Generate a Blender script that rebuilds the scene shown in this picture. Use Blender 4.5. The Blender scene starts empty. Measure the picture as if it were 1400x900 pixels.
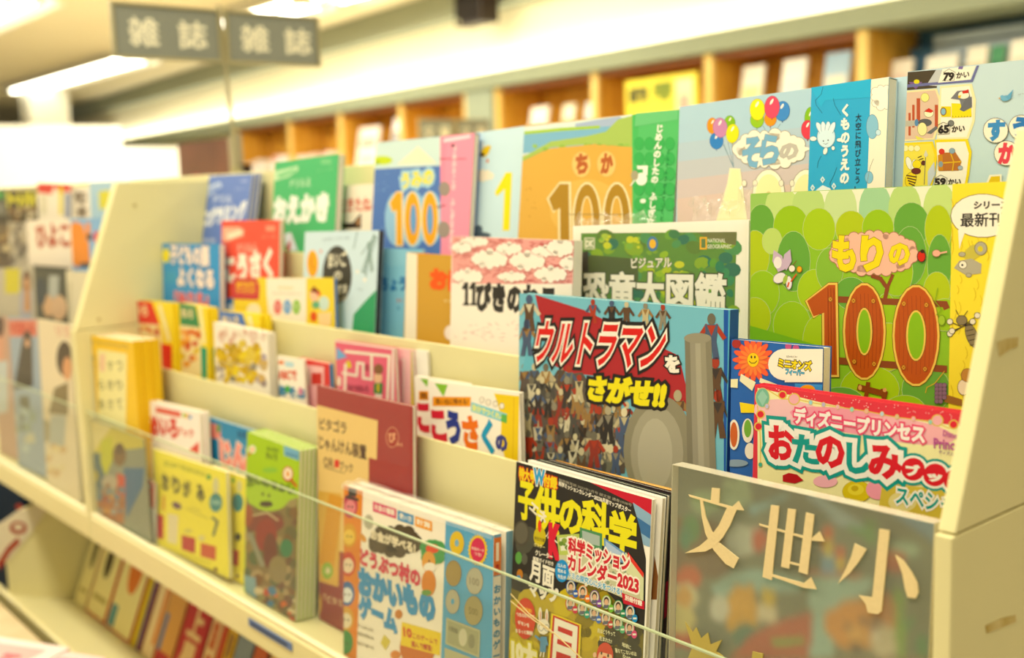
import bpy, math, random
import numpy as np
from mathutils import Matrix, Vector
C = bpy.context.scene.collection
SC = bpy.context.scene
EYE = 1.30
# ---------------------------------------------------------------- camera
FPX = 1500.0
ROLL, PITCH, TURN = math.radians(2.0), math.radians(7.6058), math.radians(50.088)
fw = np.array([-math.sin(TURN)*math.cos(PITCH), math.cos(TURN)*math.cos(PITCH), -math.sin(PITCH)])
rt0 = np.array([math.cos(TURN), math.sin(TURN), 0.0])
up0 = np.cross(rt0, fw)
rt = rt0*math.cos(ROLL) - up0*math.sin(ROLL)
up = rt0*math.sin(ROLL) + up0*math.cos(ROLL)
cd = bpy.data.cameras.new('camera')
cam = bpy.data.objects.new('camera', cd)
C.objects.link(cam)
cam.matrix_world = Matrix(((rt[0], up[0], -fw[0], 0), (rt[1], up[1], -fw[1], 0), (rt[2], up[2], -fw[2], EYE), (0, 0, 0, 1)))
cd.sensor_width = 36.0
cd.lens = 36.0*FPX/1400.0
cd.clip_start = 0.02
cd.dof.use_dof = True
cd.dof.focus_distance = 0.97
cd.dof.aperture_fstop = 3.4
cd.dof.aperture_blades = 9
SC.camera = cam
# ---------------------------------------------------------------- world and exposure
w = bpy.data.worlds.new('shop_surroundings')
SC.world = w
w.use_nodes = True
w.node_tree.nodes['Background'].inputs[0].default_value = (1.0, 0.95, 0.84, 1)
w.node_tree.nodes['Background'].inputs[1].default_value = 0.58
SC.view_settings.view_transform = 'Standard'
SC.view_settings.look = 'None'
SC.view_settings.gamma = 1.0
SC.view_settings.exposure = -0.04
SC.view_settings.use_curve_mapping = False
SC.cycles.max_bounces = 8
SC.cycles.transparent_max_bounces = 16
SC.cycles.sample_clamp_indirect = 6.0

def area(name, loc, size, power, rot=(0, 0, 0), col=(1, .955, .80)):
    l = bpy.data.lights.new(name, 'AREA')
    l.shape = 'RECTANGLE'; l.size, l.size_y = size; l.energy = power; l.color = col
    o = bpy.data.objects.new(name, l); C.objects.link(o); o.location = loc; o.rotation_euler = rot
    return o
area('ceiling_tube_light', (-1.2, 0.25, 2.52), (3.4, 0.35), 52, (math.radians(8), 0, 0))
area('ceiling_tube_light', (-1.2, -1.6, 2.52), (3.4, 0.35), 66, (math.radians(-28), 0, 0))
area('ceiling_tube_light', (-3.9, 2.6, 2.52), (6.0, 0.35), 125)
area('ceiling_tube_light', (-8.4, 3.2, 2.5), (3.0, 0.4), 120)
area('ceiling_tube_light', (-5.0, 0.2, 2.52), (3.4, 0.35), 40)

# ---------------------------------------------------------------- helpers
def ray(x, y): return fw + rt*(x-700)/FPX + up*(450-y)/FPX
def on_y(x, y, Y): d = ray(x, y); return d*Y/d[1]
def on_x(x, y, X): d = ray(x, y); return d*X/d[0]
def on_z(x, y, Z): d = ray(x, y); return d*Z/d[2]
PHI = math.radians(-5.0)
WX = np.array([math.cos(PHI), math.sin(PHI), 0]); WY = np.array([-math.sin(PHI), math.cos(PHI), 0])
def on_w(x, y, D=4.2):
    d = ray(x, y); P = d*(D/(d@WY)); return P@WX, P[2]+EYE
def lin(h, k=1.0):
    if isinstance(h, tuple): return (*h[:3], 1)
    h = h.lstrip('#'); h = h if len(h) == 6 else ''.join(q*2 for q in h); v = [int(h[i:i+2], 16)/255 for i in (0, 2, 4)]
    return tuple(min(1, (c/12.92 if c <= .04045 else ((c+.055)/1.055)**2.4)*k) for c in v) + (1,)
def ink(col):
    c = np.array(lin(col)[:3]); g = c@np.array([.3, .59, .11]); c = np.clip(g+(c-g)*1.12, .004, 1)*.92
    return (*map(float, c), 1.0)
MATS = {}
def mat(name, col='#ffffff', rough=.5, spec=.4, noise=0, scale=40, emit=0, metal=0, bump=0, stretch=None, col2=None, coat=0):
    if name in MATS: return MATS[name]
    m = bpy.data.materials.new(name); MATS[name] = m
    m.use_nodes = True
    nt = m.node_tree; b = nt.nodes['Principled BSDF']
    c = lin(col)
    b.inputs['Base Color'].default_value = c
    b.inputs['Roughness'].default_value = rough
    b.inputs['Specular IOR Level'].default_value = spec
    b.inputs['Metallic'].default_value = metal
    b.inputs['Coat Weight'].default_value = coat
    if emit:
        b.inputs['Emission Color'].default_value = c; b.inputs['Emission Strength'].default_value = emit
    if noise or bump or col2:
        tc = nt.nodes.new('ShaderNodeTexCoord'); mp = nt.nodes.new('ShaderNodeMapping')
        n = nt.nodes.new('ShaderNodeTexNoise'); n.inputs['Scale'].default_value = scale; n.inputs['Detail'].default_value = 4
        if stretch: mp.inputs['Scale'].default_value = stretch
        nt.links.new(tc.outputs['Object'], mp.inputs[0]); nt.links.new(mp.outputs[0], n.inputs['Vector'])
        r = nt.nodes.new('ShaderNodeValToRGB'); e = r.color_ramp.elements
        c2 = lin(col2) if col2 else tuple(x*(1-noise) for x in c[:3])+(1,)
        e[0].position = .3; e[1].position = .7; e[0].color = c2; e[1].color = c
        nt.links.new(n.outputs['Fac'], r.inputs[0]); nt.links.new(r.outputs[0], b.inputs['Base Color'])
        if bump:
            bp = nt.nodes.new('ShaderNodeBump'); bp.inputs['Strength'].default_value = bump; bp.inputs['Distance'].default_value = .002
            nt.links.new(n.outputs['Fac'], bp.inputs['Height']); nt.links.new(bp.outputs[0], b.inputs['Normal'])
    return m
def film(name, tint, opac, rough=.15, bump=0, scale=30, gloss=.12, edge=None):
    """thin clear plastic or glass: transparent + a little diffuse haze + reflections"""
    m = bpy.data.materials.new(name); MATS[name] = m; m.use_nodes = True; nt = m.node_tree
    for n in list(nt.nodes): nt.nodes.remove(n)
    out = nt.nodes.new('ShaderNodeOutputMaterial'); tr = nt.nodes.new('ShaderNodeBsdfTransparent')
    df = nt.nodes.new('ShaderNodeBsdfDiffuse'); gl = nt.nodes.new('ShaderNodeBsdfGlossy')
    tr.inputs[0].default_value = (*[1-(1-c)*.15 for c in lin(tint)[:3]], 1)
    df.inputs[0].default_value = lin(tint); gl.inputs['Roughness'].default_value = rough
    m1 = nt.nodes.new('ShaderNodeMixShader'); m2 = nt.nodes.new('ShaderNodeMixShader')
    m1.inputs[0].default_value = opac; nt.links.new(tr.outputs[0], m1.inputs[1]); nt.links.new(df.outputs[0], m1.inputs[2])
    fr = nt.nodes.new('ShaderNodeLayerWeight'); fr.inputs[0].default_value = gloss
    ge = nt.nodes.new('ShaderNodeNewGeometry'); mu = nt.nodes.new('ShaderNodeMath'); mu.operation = 'SUBTRACT'; mu.use_clamp = True
    nt.links.new(fr.outputs['Fresnel'], mu.inputs[0]); nt.links.new(ge.outputs['Backfacing'], mu.inputs[1]); nt.links.new(mu.outputs[0], m2.inputs[0]); nt.links.new(m1.outputs[0], m2.inputs[1]); nt.links.new(gl.outputs[0], m2.inputs[2])
    nt.links.new(m2.outputs[0], out.inputs[0])
    if bump:
        tc = nt.nodes.new('ShaderNodeTexCoord'); n = nt.nodes.new('ShaderNodeTexNoise'); n.inputs['Scale'].default_value = scale
        nt.links.new(tc.outputs['Object'], n.inputs['Vector'])
        bp = nt.nodes.new('ShaderNodeBump'); bp.inputs['Strength'].default_value = bump; bp.inputs['Distance'].default_value = .004
        nt.links.new(n.outputs['Fac'], bp.inputs['Height']); nt.links.new(bp.outputs[0], gl.inputs['Normal'])
        nt.links.new(bp.outputs[0], fr.inputs['Normal'])
    return m
def print_mat(name, rough, spec):
    m = mat(name, '#ffffff', rough, spec); nt = m.node_tree; b = nt.nodes['Principled BSDF']
    a = nt.nodes.new('ShaderNodeAttribute'); a.attribute_name = 'ink'
    nt.links.new(a.outputs['Color'], b.inputs['Base Color'])
    return m
PRINT = print_mat('printed_ink', .42, .3)
PLAINPRINT = print_mat('printed_matte_ink', .6, .2)
def pages():
    m = mat('page_edges', '#f3edd8', .8, .1); nt = m.node_tree; b = nt.nodes['Principled BSDF']
    tc = nt.nodes.new('ShaderNodeTexCoord'); wv = nt.nodes.new('ShaderNodeTexWave'); wv.bands_direction = 'Y'
    wv.inputs['Scale'].default_value = 420; wv.inputs['Distortion'].default_value = .8
    r = nt.nodes.new('ShaderNodeValToRGB'); r.color_ramp.elements[0].color = lin('#cfc6aa'); r.color_ramp.elements[1].color = lin('#f8f3e2')
    nt.links.new(tc.outputs['Object'], wv.inputs['Vector']); nt.links.new(wv.outputs['Fac'], r.inputs[0]); nt.links.new(r.outputs[0], b.inputs['Base Color'])
    return m
PAGES = pages()
CREAM = mat('cream_painted_steel', '#e8dfa6', .42, .4, noise=.03, scale=6)
CREAMD = mat('cream_painted_steel_edge', '#e4d9a0', .4, .4)
CLEAR = film('clear_acrylic', '#e8efe0', .022, .05, gloss=.10)
GEDGE = mat('acrylic_edge', '#b7c39a', .3, .5)
WRAP = film('shrink_wrap', '#fbf8ee', .015, .16, bump=.3, scale=26, gloss=.07)
CRUMPLE = film('crumpled_plastic', '#fbf8ee', .15, .12, bump=.8, scale=60, gloss=.35)
FROST = film('frosted_sleeve', '#cfcdb4', .13, .3, bump=.15, scale=8, gloss=.07)

def link(o, parent=None):
    C.objects.link(o)
    if parent is not None: o.parent = parent
    return o
def mesh(name, verts, faces, m, parent=None, cols=None, mats=None, fmat=None, smooth=False):
    me = bpy.data.meshes.new(name); me.from_pydata([tuple(map(float, v)) for v in verts], [], faces)
    for mm in (mats or [m]): me.materials.append(mm)
    if fmat: me.polygons.foreach_set('material_index', fmat)
    if smooth: me.polygons.foreach_set('use_smooth', [True]*len(faces))
    if cols is not None:
        a = me.attributes.new('ink', 'FLOAT_COLOR', 'FACE')
        a.data.foreach_set('color', [c for q in cols for c in q])
    me.update()
    return link(bpy.data.objects.new(name, me), parent)
def boxv(x0, x1, y0, y1, z0, z1):
    return [(x0,y0,z0),(x1,y0,z0),(x1,y1,z0),(x0,y1,z0),(x0,y0,z1),(x1,y0,z1),(x1,y1,z1),(x0,y1,z1)]
BF = [(0,3,2,1),(4,5,6,7),(0,1,5,4),(1,2,6,5),(2,3,7,6),(3,0,4,7)]
def box(name, b, m, parent=None, bevel=0, cols=None, seg=2):
    o = mesh(name, boxv(*b), BF, m, parent, cols)
    if bevel:
        md = o.modifiers.new('bevel', 'BEVEL'); md.width = bevel; md.segments = seg; md.limit_method = 'ANGLE'
    return o
def prism(name, poly, axis, a0, a1, m, parent=None, bevel=0):
    """extrude a polygon: axis 'x' -> poly is (y,z); 'y' -> (x,z); 'z' -> (x,y)"""
    n = len(poly)
    def P(p, a): return {'x': (a, p[0], p[1]), 'y': (p[0], a, p[1]), 'z': (p[0], p[1], a)}[axis]
    v = [P(p, a0) for p in poly] + [P(p, a1) for p in poly]
    f = [tuple(range(n)), tuple(range(2*n-1, n-1, -1))] + [(i, i+n, (i+1) % n+n, (i+1) % n) for i in range(n)]
    o = mesh(name, v, f, m, parent)
    if bevel:
        md = o.modifiers.new('bevel', 'BEVEL'); md.width = bevel; md.segments = 2; md.limit_method = 'ANGLE'
    return o
def tube(name, p, q, r, m, parent=None, n=12):
    p, q = Vector(p), Vector(q); d = (q-p).normalized(); u = d.orthogonal().normalized(); w_ = d.cross(u)
    v = [tuple(c + (u*math.cos(2*math.pi*i/n)+w_*math.sin(2*math.pi*i/n))*r) for c in (p, q) for i in range(n)]
    f = [(i, (i+1) % n, (i+1) % n+n, i+n) for i in range(n)] + [tuple(range(n-1, -1, -1)), tuple(range(n, 2*n))]
    return mesh(name, v, f, m, parent)
def tag(o, label=None, cat=None, group=None, kind=None):
    if label: o['label'] = label
    if cat: o['category'] = cat
    if group: o['group'] = group
    if kind: o['kind'] = kind
    return o
def empty(name, loc=(0, 0, 0), rz=0, label=None, cat=None, group=None):
    o = bpy.data.objects.new(name, None); o.empty_display_size = .05; C.objects.link(o)
    o.location = loc; o.rotation_euler.z = rz
    return tag(o, label, cat, group)
# ---- lettering, as flat outlines
_tc = bpy.data.curves.new('lettering', 'FONT'); _to = bpy.data.objects.new('lettering', _tc); C.objects.link(_to)
_cache = {}
def glyphs(s, bevel=0.0):
    k = (s, round(bevel, 4))
    if k not in _cache:
        _tc.body = s; _tc.resolution_u = 2; _tc.bevel_depth = bevel; _tc.bevel_resolution = 0; _tc.fill_mode = 'FRONT'
        dg = bpy.context.evaluated_depsgraph_get(); dg.update()
        ev = _to.evaluated_get(dg); me = ev.to_mesh()
        vs = np.array([(v.co.x, v.co.y, v.co.z/bevel if bevel else 0) for v in me.vertices]).reshape(-1, 3); fs = [tuple(p.vertices) for p in me.polygons]
        ev.to_mesh_clear(); _cache[k] = (vs, fs)
    return _cache[k]
def ellpts(cx, cy, rx, ry, n=20, rot=0):
    c, s = math.cos(rot), math.sin(rot)
    return [(cx+rx*math.cos(a)*c-ry*math.sin(a)*s, cy+rx*math.cos(a)*s+ry*math.sin(a)*c) for a in [2*math.pi*i/n for i in range(n)]]

class Art:
    """flat print laid on a plane. G maps drawing coordinates to plane coordinates (x right, z up); every ink layer is a little prouder"""
    def __init__(s, G): s.G = G; s.v = []; s.f = []; s.c = []; s.layer = 0; s.k = (0, 0, 1.0); s.sub = 0; s.rnd = random.Random(5)
    def K(s, x0, y0, sc): s.k = (x0, y0, sc); return s
    def px(s, p): return (s.k[0]+p[0]/s.k[2], s.k[1]+p[1]/s.k[2])
    def L(s, p): return np.array(s.G(*s.px(p)))
    def add(s, pts, faces, col, same=False):
        if not same: s.layer += 1; s.sub = 0
        s.sub += 1
        y = -(.00015 + s.layer*.000006 + (s.sub % 5)*.0000008); n = len(s.v)
        s.v += [(p[0], y-(p[2]*.0000025 if len(p) > 2 else 0), p[1]) for p in pts]; s.f += [tuple(i+n for i in f) for f in faces]; s.c += [ink(col)]*len(faces)
    def poly(s, pts, col): s.add([s.L(p) for p in pts], [tuple(range(len(pts)))], col); return s
    def rect(s, x0, y0, x1, y1, col): return s.poly([(x0, y0), (x1, y0), (x1, y1), (x0, y1)], col)
    def ell(s, cx, cy, rx, ry, col, out=None, ow=3, rot=0):
        if out: s.poly(ellpts(cx, cy, rx+ow, ry+ow, 22, rot), out)
        return s.poly(ellpts(cx, cy, rx, ry, 22, rot), col)
    def line(s, pts, w_, col):
        s.layer += 1
        for (x0, y0), (x1, y1) in zip(pts, pts[1:]):
            d = math.hypot(x1-x0, y1-y0) or 1; nx, ny = -(y1-y0)/d*w_/2, (x1-x0)/d*w_/2
            ex, ey = (x1-x0)/d*w_*.3, (y1-y0)/d*w_*.3
            s.add([s.L(p) for p in ((x0+nx-ex, y0+ny-ey), (x1+nx+ex, y1+ny+ey), (x1-nx+ex, y1-ny+ey), (x0-nx-ex, y0-ny-ey))], [(0, 1, 2, 3)], col, True)
        return s
    def cloud(s, cx, cy, rx, ry, col, out=None, ow=3, n=14, r=.3):
        for c, e in ((out, ow), (col, 0)):
            if c is None: continue
            s.poly(ellpts(cx, cy, rx*.92+e, ry*.9+e, 24), c)
            for i in range(n):
                a = 2*math.pi*i/n; q = ry*r*(1+.25*math.sin(i*2.3))
                s.add([s.L(p) for p in ellpts(cx+rx*.85*math.cos(a), cy+ry*.82*math.sin(a), q+e, q+e, 12)], [tuple(range(12))], c, True)
        return s
    def spots(s, x0, y0, x1, y1, n, rmin, rmax, cols, asp=1.0, same=True):
        L0 = s.layer
        for i in range(n):
            r = s.rnd.uniform(rmin, rmax); x = s.rnd.uniform(x0, x1); y = s.rnd.uniform(y0, y1)
            s.layer = L0+1+i % 6
            s.add([s.L(p) for p in ellpts(x, y, r, r*asp, 10, s.rnd.uniform(-.5, .5))], [tuple(range(10))], s.rnd.choice(cols), True)
        s.layer = L0+6
        return s
    def person(s, cx, cy, h, body, skin, hair=None):
        s.poly([(cx-h*.22, cy+h), (cx-h*.26, cy+h*.45), (cx-h*.1, cy+h*.3), (cx+h*.1, cy+h*.3), (cx+h*.26, cy+h*.45), (cx+h*.22, cy+h)], body)
        if hair: s.ell(cx, cy+h*.1, h*.17, h*.2, hair)
        return s.ell(cx, cy+h*.14, h*.13, h*.16, skin)
    def text(s, t, p0, p1, h, col, bold=.02, out=(), shear=0.0):
        """lettering with its baseline from p0 to p1 and height h; out = ((colour, stroke), ...) drawn first"""
        A, B = s.L(p0), s.L(p1); e = B-A
        H = np.linalg.norm(s.L((p0[0], p0[1]-h))-A); W_ = np.linalg.norm(e); u = e/W_; n = np.array([-u[1], u[0]])
        g, _ = glyphs(t); g = g[:, :2]
        if len(g) == 0: return s
        lo, hi = g.min(0), g.max(0); hi = np.maximum(hi, lo+.01)
        for c, bv in list(out)+[(col, bold)]:
            vs, fs = glyphs(t, bv)
            q = (vs[:, :2]-lo)/(hi-lo)
            P = A + np.outer(q[:, 0]*W_+q[:, 1]*H*shear, u) + np.outer(q[:, 1]*H, n)
            s.add(np.c_[P, vs[:, 2]], fs, c)
        return s
    def vtext(s, t, p0, p1, w_, col, bold=.02, out=()):
        n = len(t); A, B = s.L(p0), s.L(p1); d = (B-A)/n; Ld = np.linalg.norm(d); dn = d/Ld; r = np.array([-dn[1], dn[0]])
        W_ = np.linalg.norm(s.L((p0[0]+w_, p0[1]))-A); s.layer += 1
        for c, bv in list(out)+[(col, bold)]:
            s.layer += 1
            for i, ch in enumerate(t):
                if ch == ' ': continue
                vs, fs = glyphs(ch, bv)
                X = vs[:, 0]-.5; Y = vs[:, 1]-.38
                if ch in 'ー~〜-': X, Y = Y, -X
                P = A + d*(i+.5) + np.outer(X*W_, r) - np.outer(Y*min(Ld, W_*1.15), dn)
                s.add(np.c_[P, vs[:, 2]], fs, c, True)
        return s
    def soft(s, name, parent, w, h, nx=110, ny=150, rad=1):
        """the same print on a fine grid with melting edges, as seen through clouded plastic"""
        X, Z = np.meshgrid(np.linspace(-w/2, w/2, nx), np.linspace(0, h, ny)); img = np.zeros((ny, nx, 3)); img[:] = s.c[0][:3]
        for f, c in zip(s.f, s.c):
            P = [(s.v[i][0], s.v[i][2]) for i in f]; ins = np.zeros(X.shape, bool)
            for (xa, za), (xb, zb_) in zip(P, P[1:]+P[:1]):
                if za != zb_: ins ^= ((Z > za) != (Z > zb_)) & (X < (xb-xa)*(Z-za)/(zb_-za)+xa)
            img[ins] = c[:3]
        for _ in range(2):
            for ax in (0, 1):
                p = np.pad(img, [(rad, rad) if q == ax else (0, 0) for q in range(3)], 'edge'); n = img.shape[ax]
                img = sum(np.take(p, range(k, k+n), ax) for k in range(2*rad+1))/(2*rad+1)
        v = [(float(x), -.0003, float(z)) for x, z in zip(X.ravel(), Z.ravel())]
        f = [(j*nx+i, j*nx+i+1, (j+1)*nx+i+1, (j+1)*nx+i) for j in range(ny-1) for i in range(nx-1)]
        o = mesh(name, v, f, PRINT, parent); a = o.data.attributes.new('ink', 'FLOAT_COLOR', 'POINT')
        a.data.foreach_set('color', np.c_[img.reshape(-1, 3), np.ones(nx*ny)].ravel().astype(np.float32)); return o
    def build(s, name, parent, m=None):
        return mesh(name, s.v, s.f, m or PRINT, parent, cols=s.c)

def copy_tree(o, parent=None):
    c = o.copy(); C.objects.link(c)
    if parent is not None: c.parent = parent
    for ch in list(o.children): copy_tree(ch, c)
    return c
_cm = {}
def cmat(col, rough=.45):
    k = ('coloured_card_' + col.strip('#'), rough)
    return mat(k[0], col, rough, .35)

class Book:
    """a book or magazine leaning in the rack. tl, tr: where its top corners are seen; Y: depth of the top edge; zf: shelf it stands on"""
    def __init__(s, name, label, cat, tl, tr, Y, zf, t=.012, lean=8, cover='#ffffff', right='pages', spine=None, group=None, binding=.001, Hmax=None, bottom=None, top=None):
        a = math.radians(lean)
        T0, T1 = on_y(*tl, Y), on_y(*tr, Y)
        for X_, right_of in ((-2.012, True), (-2.0425, False), (-.3605, False)):   # stay inside the side panels of its rack
            if right_of and T0[0] < X_ < T1[0] and T1[0]-X_ > X_-T0[0]: T0 = T0+(T1-T0)*(X_-T0[0])/(T1[0]-T0[0])
            if not right_of and T0[0] < X_ < T1[0] and (X_ > -1 or T1[0]-X_ < X_-T0[0]): T1 = T0+(T1-T0)*(X_-T0[0])/(T1[0]-T0[0])
        U = T1-T0; s.w = np.linalg.norm(U); U = U/s.w
        Vv = np.array([0, math.sin(a), math.cos(a)]); Vv = Vv-U*(Vv@U); Vv /= np.linalg.norm(Vv)
        N = np.cross(Vv, U)*-1   # depth, away from the viewer
        if N[1] < 0: N = -N
        s.U, s.V, s.N = U, Vv, N
        zf = zf-EYE if zf > 0 else zf
        h0 = (T0[2]-zf - max(0, -N[2])*t)/Vv[2]; h1 = (T1[2]-zf-max(0, -N[2])*t)/Vv[2]
        s.h = min(h0, h1) if Hmax is None else Hmax
        s.t = t
        O = (T0+T1)/2 - Vv*s.h
        s.O = O
        M = Matrix(((U[0], N[0], Vv[0], O[0]), (U[1], N[1], Vv[1], O[1]), (U[2], N[2], Vv[2], O[2]+EYE), (0, 0, 0, 1)))
        s.root = bpy.data.objects.new(name, None); s.root.empty_display_size = .03; C.objects.link(s.root); s.root.matrix_world = M
        tag(s.root, label, cat, group)
        W2, h = s.w/2, s.h
        c = .0005 if t > .004 else t*.2
        cm = cmat(cover); s.cm = cm
        # cover: front and back boards and the spine, folded out of one sheet
        sp = cmat(spine) if spine else cm
        if t > .003:
            v = []; f = []
            def bx(b):
                n = len(v); v.extend(boxv(*b)); f.extend([tuple(i+n for i in q) for q in BF])
            bx((-W2, W2, 0, c, 0, h)); bx((-W2, W2, t-c, t, 0, h)); k = len(f)
            if right == 'spine': bx((W2-c, W2, c, t-c, 0, h))
            else: bx((-W2, -W2+c, c, t-c, 0, h))
            if top == 'spine': bx((-W2+c, W2-c, c, t-c, h-c, h))
            o = mesh('cover', v, f, None, s.root, mats=[cm, sp], fmat=[0]*k+[1]*(len(f)-k))
            g = binding
            box('page_block', ((-W2+g if right == 'spine' else -W2+c), (W2-c if right == 'spine' else W2-g), c, t-c, g, h-g), PAGES, s.root)
        else:
            box('cover', (-W2, W2, 0, t, 0, h), cm, s.root)
        s.art = Art(s.G)
    def G(s, px, py, off=0.0):
        d = ray(px, py); k = ((s.O+s.N*off)@s.N)/(d@s.N); P = d*k-s.O
        return (P@s.U, P@s.V)
    def flat(s, m=None, name='cover_print'):
        # ink never runs past the trimmed edge of the cover
        A = s.art; W2, h = s.w/2-.0002, s.h-.0002
        A.v = [(min(max(v[0], -W2), W2), v[1], min(max(v[2], .0002), h)) for v in A.v]
        if A.f: A.build(name, s.root, m)
        return s
    def band(s, x0, x1, y, col, name='paper_band'):
        """wrap-around paper band from drawing x0 to x1 (photo pixels at height y)"""
        a, b = s.G(x0, y)[0], s.G(x1, y)[0]; W2 = s.w/2
        a, b = max(a, -W2), min(b, W2+.0004)
        box(name, (a, b, -.0007, -.0001, .0, s.h+.0002), cmat(col), s.root)
        return s
    def copy(s, dx=0, dn=None, dz=0, label=None, bare=False):
        n = copy_tree(s.root)
        k = dn if dn is not None else s.t+.0006
        s.ncopy = getattr(s, 'ncopy', 0)+1
        off = s.U*dx + s.N*k*s.ncopy + s.V*(dz-s.N[2]*k*s.ncopy/s.V[2])
        n.matrix_world = Matrix.Translation(off) @ s.root.matrix_world
        if label: n['label'] = label
        for ch in list(n.children):
            if ch.name.startswith(('paper_band', 'band_print')+(('cover_print', 'spine_prin') if bare else ())): bpy.data.objects.remove(ch)
        return n
# ---------------------------------------------------------------- the room
def struct(o): o['kind'] = 'structure'; return o
WALLM = mat('cream_wall_paint', '#fdf3cf', .8, .2, noise=.03, scale=3)
CEILM = mat('ceiling_board', '#f7eccb', .85, .2, noise=.04, scale=2)
TRIMM = mat('grey_green_trim_paint', '#959d84', .6, .3, noise=.03, scale=4)
TRIMD = mat('grey_green_beam_paint', '#9da38c', .6, .3, noise=.03, scale=4)
WOOD = mat('golden_veneer', '#ecb243', .5, .3, scale=7, stretch=(3, 3, .5), col2='#cf9128')
WOODL = mat('pale_veneer_edge', '#f2d383', .5, .3, scale=7, stretch=(3, 3, .5), col2='#e3ba5c')
FLOORM = mat('vinyl_floor', '#d6cbae', .4, .4, scale=9, col2='#c6ba9a')
struct(box('floor', (-24, 6, -5, 8, -.05, 0), FLOORM))
CEIL = EYE+1.30
struct(box('ceiling', (-24, 6, -5, 8, CEIL, CEIL+.05), CEILM))
zl0, zl1, zm, zt = EYE+.625, EYE+.725, EYE+1.115, CEIL
def wbox(name, b, m, bevel=0, parent=None):
    o = box(name, b, m, parent, bevel)
    if parent is None: o.rotation_euler.z = PHI
    return o
D = 4.2
struct(wbox('wall_back', (-24, 4, D+.42, D+.5, 0, CEIL), WALLM))
struct(wbox('wall_back_cove', (-24, 4, D+.02, D+.42, zl1, CEIL), WALLM))
struct(wbox('trim_1', (-24, 4, D-.05, D+.42, zl0, zl1), TRIMM, .004))
struct(wbox('trim_2', (-24, 4, D-.12, D+.02, zm, CEIL), TRIMD, .004))
area('cove_tube_light', tuple(WX*-8+WY*(D-.035)+np.array([0, 0, zl1+.025])), (14, .03), 30, (math.radians(150), 0, PHI))
struct(wbox('wall_left', (-24, -15.5, D-3.2, D+.42, 0, zl0), mat('white_wall_paint', '#fffdf2', .8, .2)))
# white lit partition at the far left and the column that rises out of it
a0 = on_x(165, 172, -7.5); b0 = on_x(95, 150, -13.0); c0 = on_x(40, 150, -13.0)
WHITE = mat('white_painted_board', '#fffdf0', .7, .2, noise=.01, scale=2)
struct(box('wall_far', (-7.7, -7.5, -4.5, a0[1], 0, EYE+a0[2]), WHITE))
q0_, q1_ = on_x(166, 202, -9.5), on_x(244, 192, -9.5)
struct(box('wall_inner', (-9.62, -9.5, q0_[1], q1_[1], 0, EYE+q0_[2]), WHITE))
struct(box('wall_column', (-13.3, -13.0, c0[1], b0[1], 0, CEIL), WHITE))
area('partition_tube_light', (-6.4, 1.2, 2.5), (.3, 2.4), 40, (0, math.radians(-50), 0))
# ceiling lights
TUBE = mat('lit_fluorescent_tube', '#fffbe8', .5, .2, emit=9.0)
STEELW = mat('white_enamel', '#f6f1dc', .4, .4)
def ceiling_light(pa, pb, label, x0=None, x1=None):
    A_, B_ = on_z(*pa, 1.215), on_z(*pb, 1.215)
    y = (A_[1]+B_[1])/2 if x0 is None and x1 is None else (B_[1] if x1 is None else A_[1])
    x0 = A_[0] if x0 is None else x0; x1 = B_[0] if x1 is None else x1
    t = empty('ceiling_light', (x0, y, CEIL), 0, label, 'ceiling light', 'strip lights on the ceiling')
    L_ = x1-x0
    box('housing', (0, L_, -.2, .2, -.035, -.001), STEELW, t, .004)
    prism('reflector', [(-.2, -.036), (-.26, -.085), (-.25, -.09), (-.19, -.04), (.19, -.04), (.25, -.09), (.26, -.085), (.2, -.036)], 'x', 0, L_, STEELW, t)
    for s_ in (-.1, .1): tube('tube', (.03, s_, -.062), (L_-.03, s_, -.062), .022, TUBE, t)
    for e in (.012, L_-.03): box('lamp_holder', (e, e+.018, -.14, .14, -.085, -.04), STEELW, t)
ceiling_light((60, 118), (188, 84), 'lit strip light on the ceiling running behind the left half of the sign', x0=-13.5)
ceiling_light((305, 42), (425, 8), 'lit strip light on the ceiling just above the right half of the sign')
ceiling_light((447, 4), (480, -6), 'end of a lit strip light at the top edge right of the sign', x1=-4.2)
ceiling_light((0, 18), (30, 2), 'lit strip light cut off by the top left corner of the photo', x0=-9.5)

# ---------------------------------------------------------------- wall shelving at the back
sh = empty('wall_shelving', (0, 0, 0), PHI, 'golden wooden wall shelving with open compartments under the grey green trim', 'shelving')
xs = [on_w(q, 150)[0] for q in (320, 393, 463, 547, 637)]
xs2 = [on_w(q, 120)[0] for q in (679, 812, 968, 1178)]
base, mid = EYE+.02, EYE-.5
def wood(name, b, m=WOOD): return box(name, b, m, sh, .002)
wood('back_panel', (xs[0], xs[-1], D+.36, D+.38, 1.0, zl0)); wood('back_panel', (xs2[0], xs2[-1], D+.36, D+.38, 1.0, zl0))
for x in xs+xs2: wood('upright', (x-.03, x+.03, D, D+.36, .0, zl0), WOODL)
for x in xs+xs2: wood('side_lining', (x+.031, x+.036, D+.02, D+.35, 1.0, zl0-.001), WOOD)
for a, b in [(xs[i], xs[i+1]) for i in range(4)]+[(xs2[i], xs2[i+1]) for i in range(3)]:
    for z in (base, mid): wood('shelf_board', (a+.037, b-.031, D+.01, D+.35, z-.03, z), WOODL)
    wood('shelf_board', (a+.037, b-.031, D+.01, D+.35, zl0-.03, zl0-.002), mat('dark_veneer', '#8a4f22', .5, .3))
struct(wbox('trim_3', (xs[-1]+.032, xs2[0]-.032, D-.02, D+.1, 0, zl0-.001), mat('grey_green_pillar_paint', '#98a28e', .6, .3)))
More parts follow.
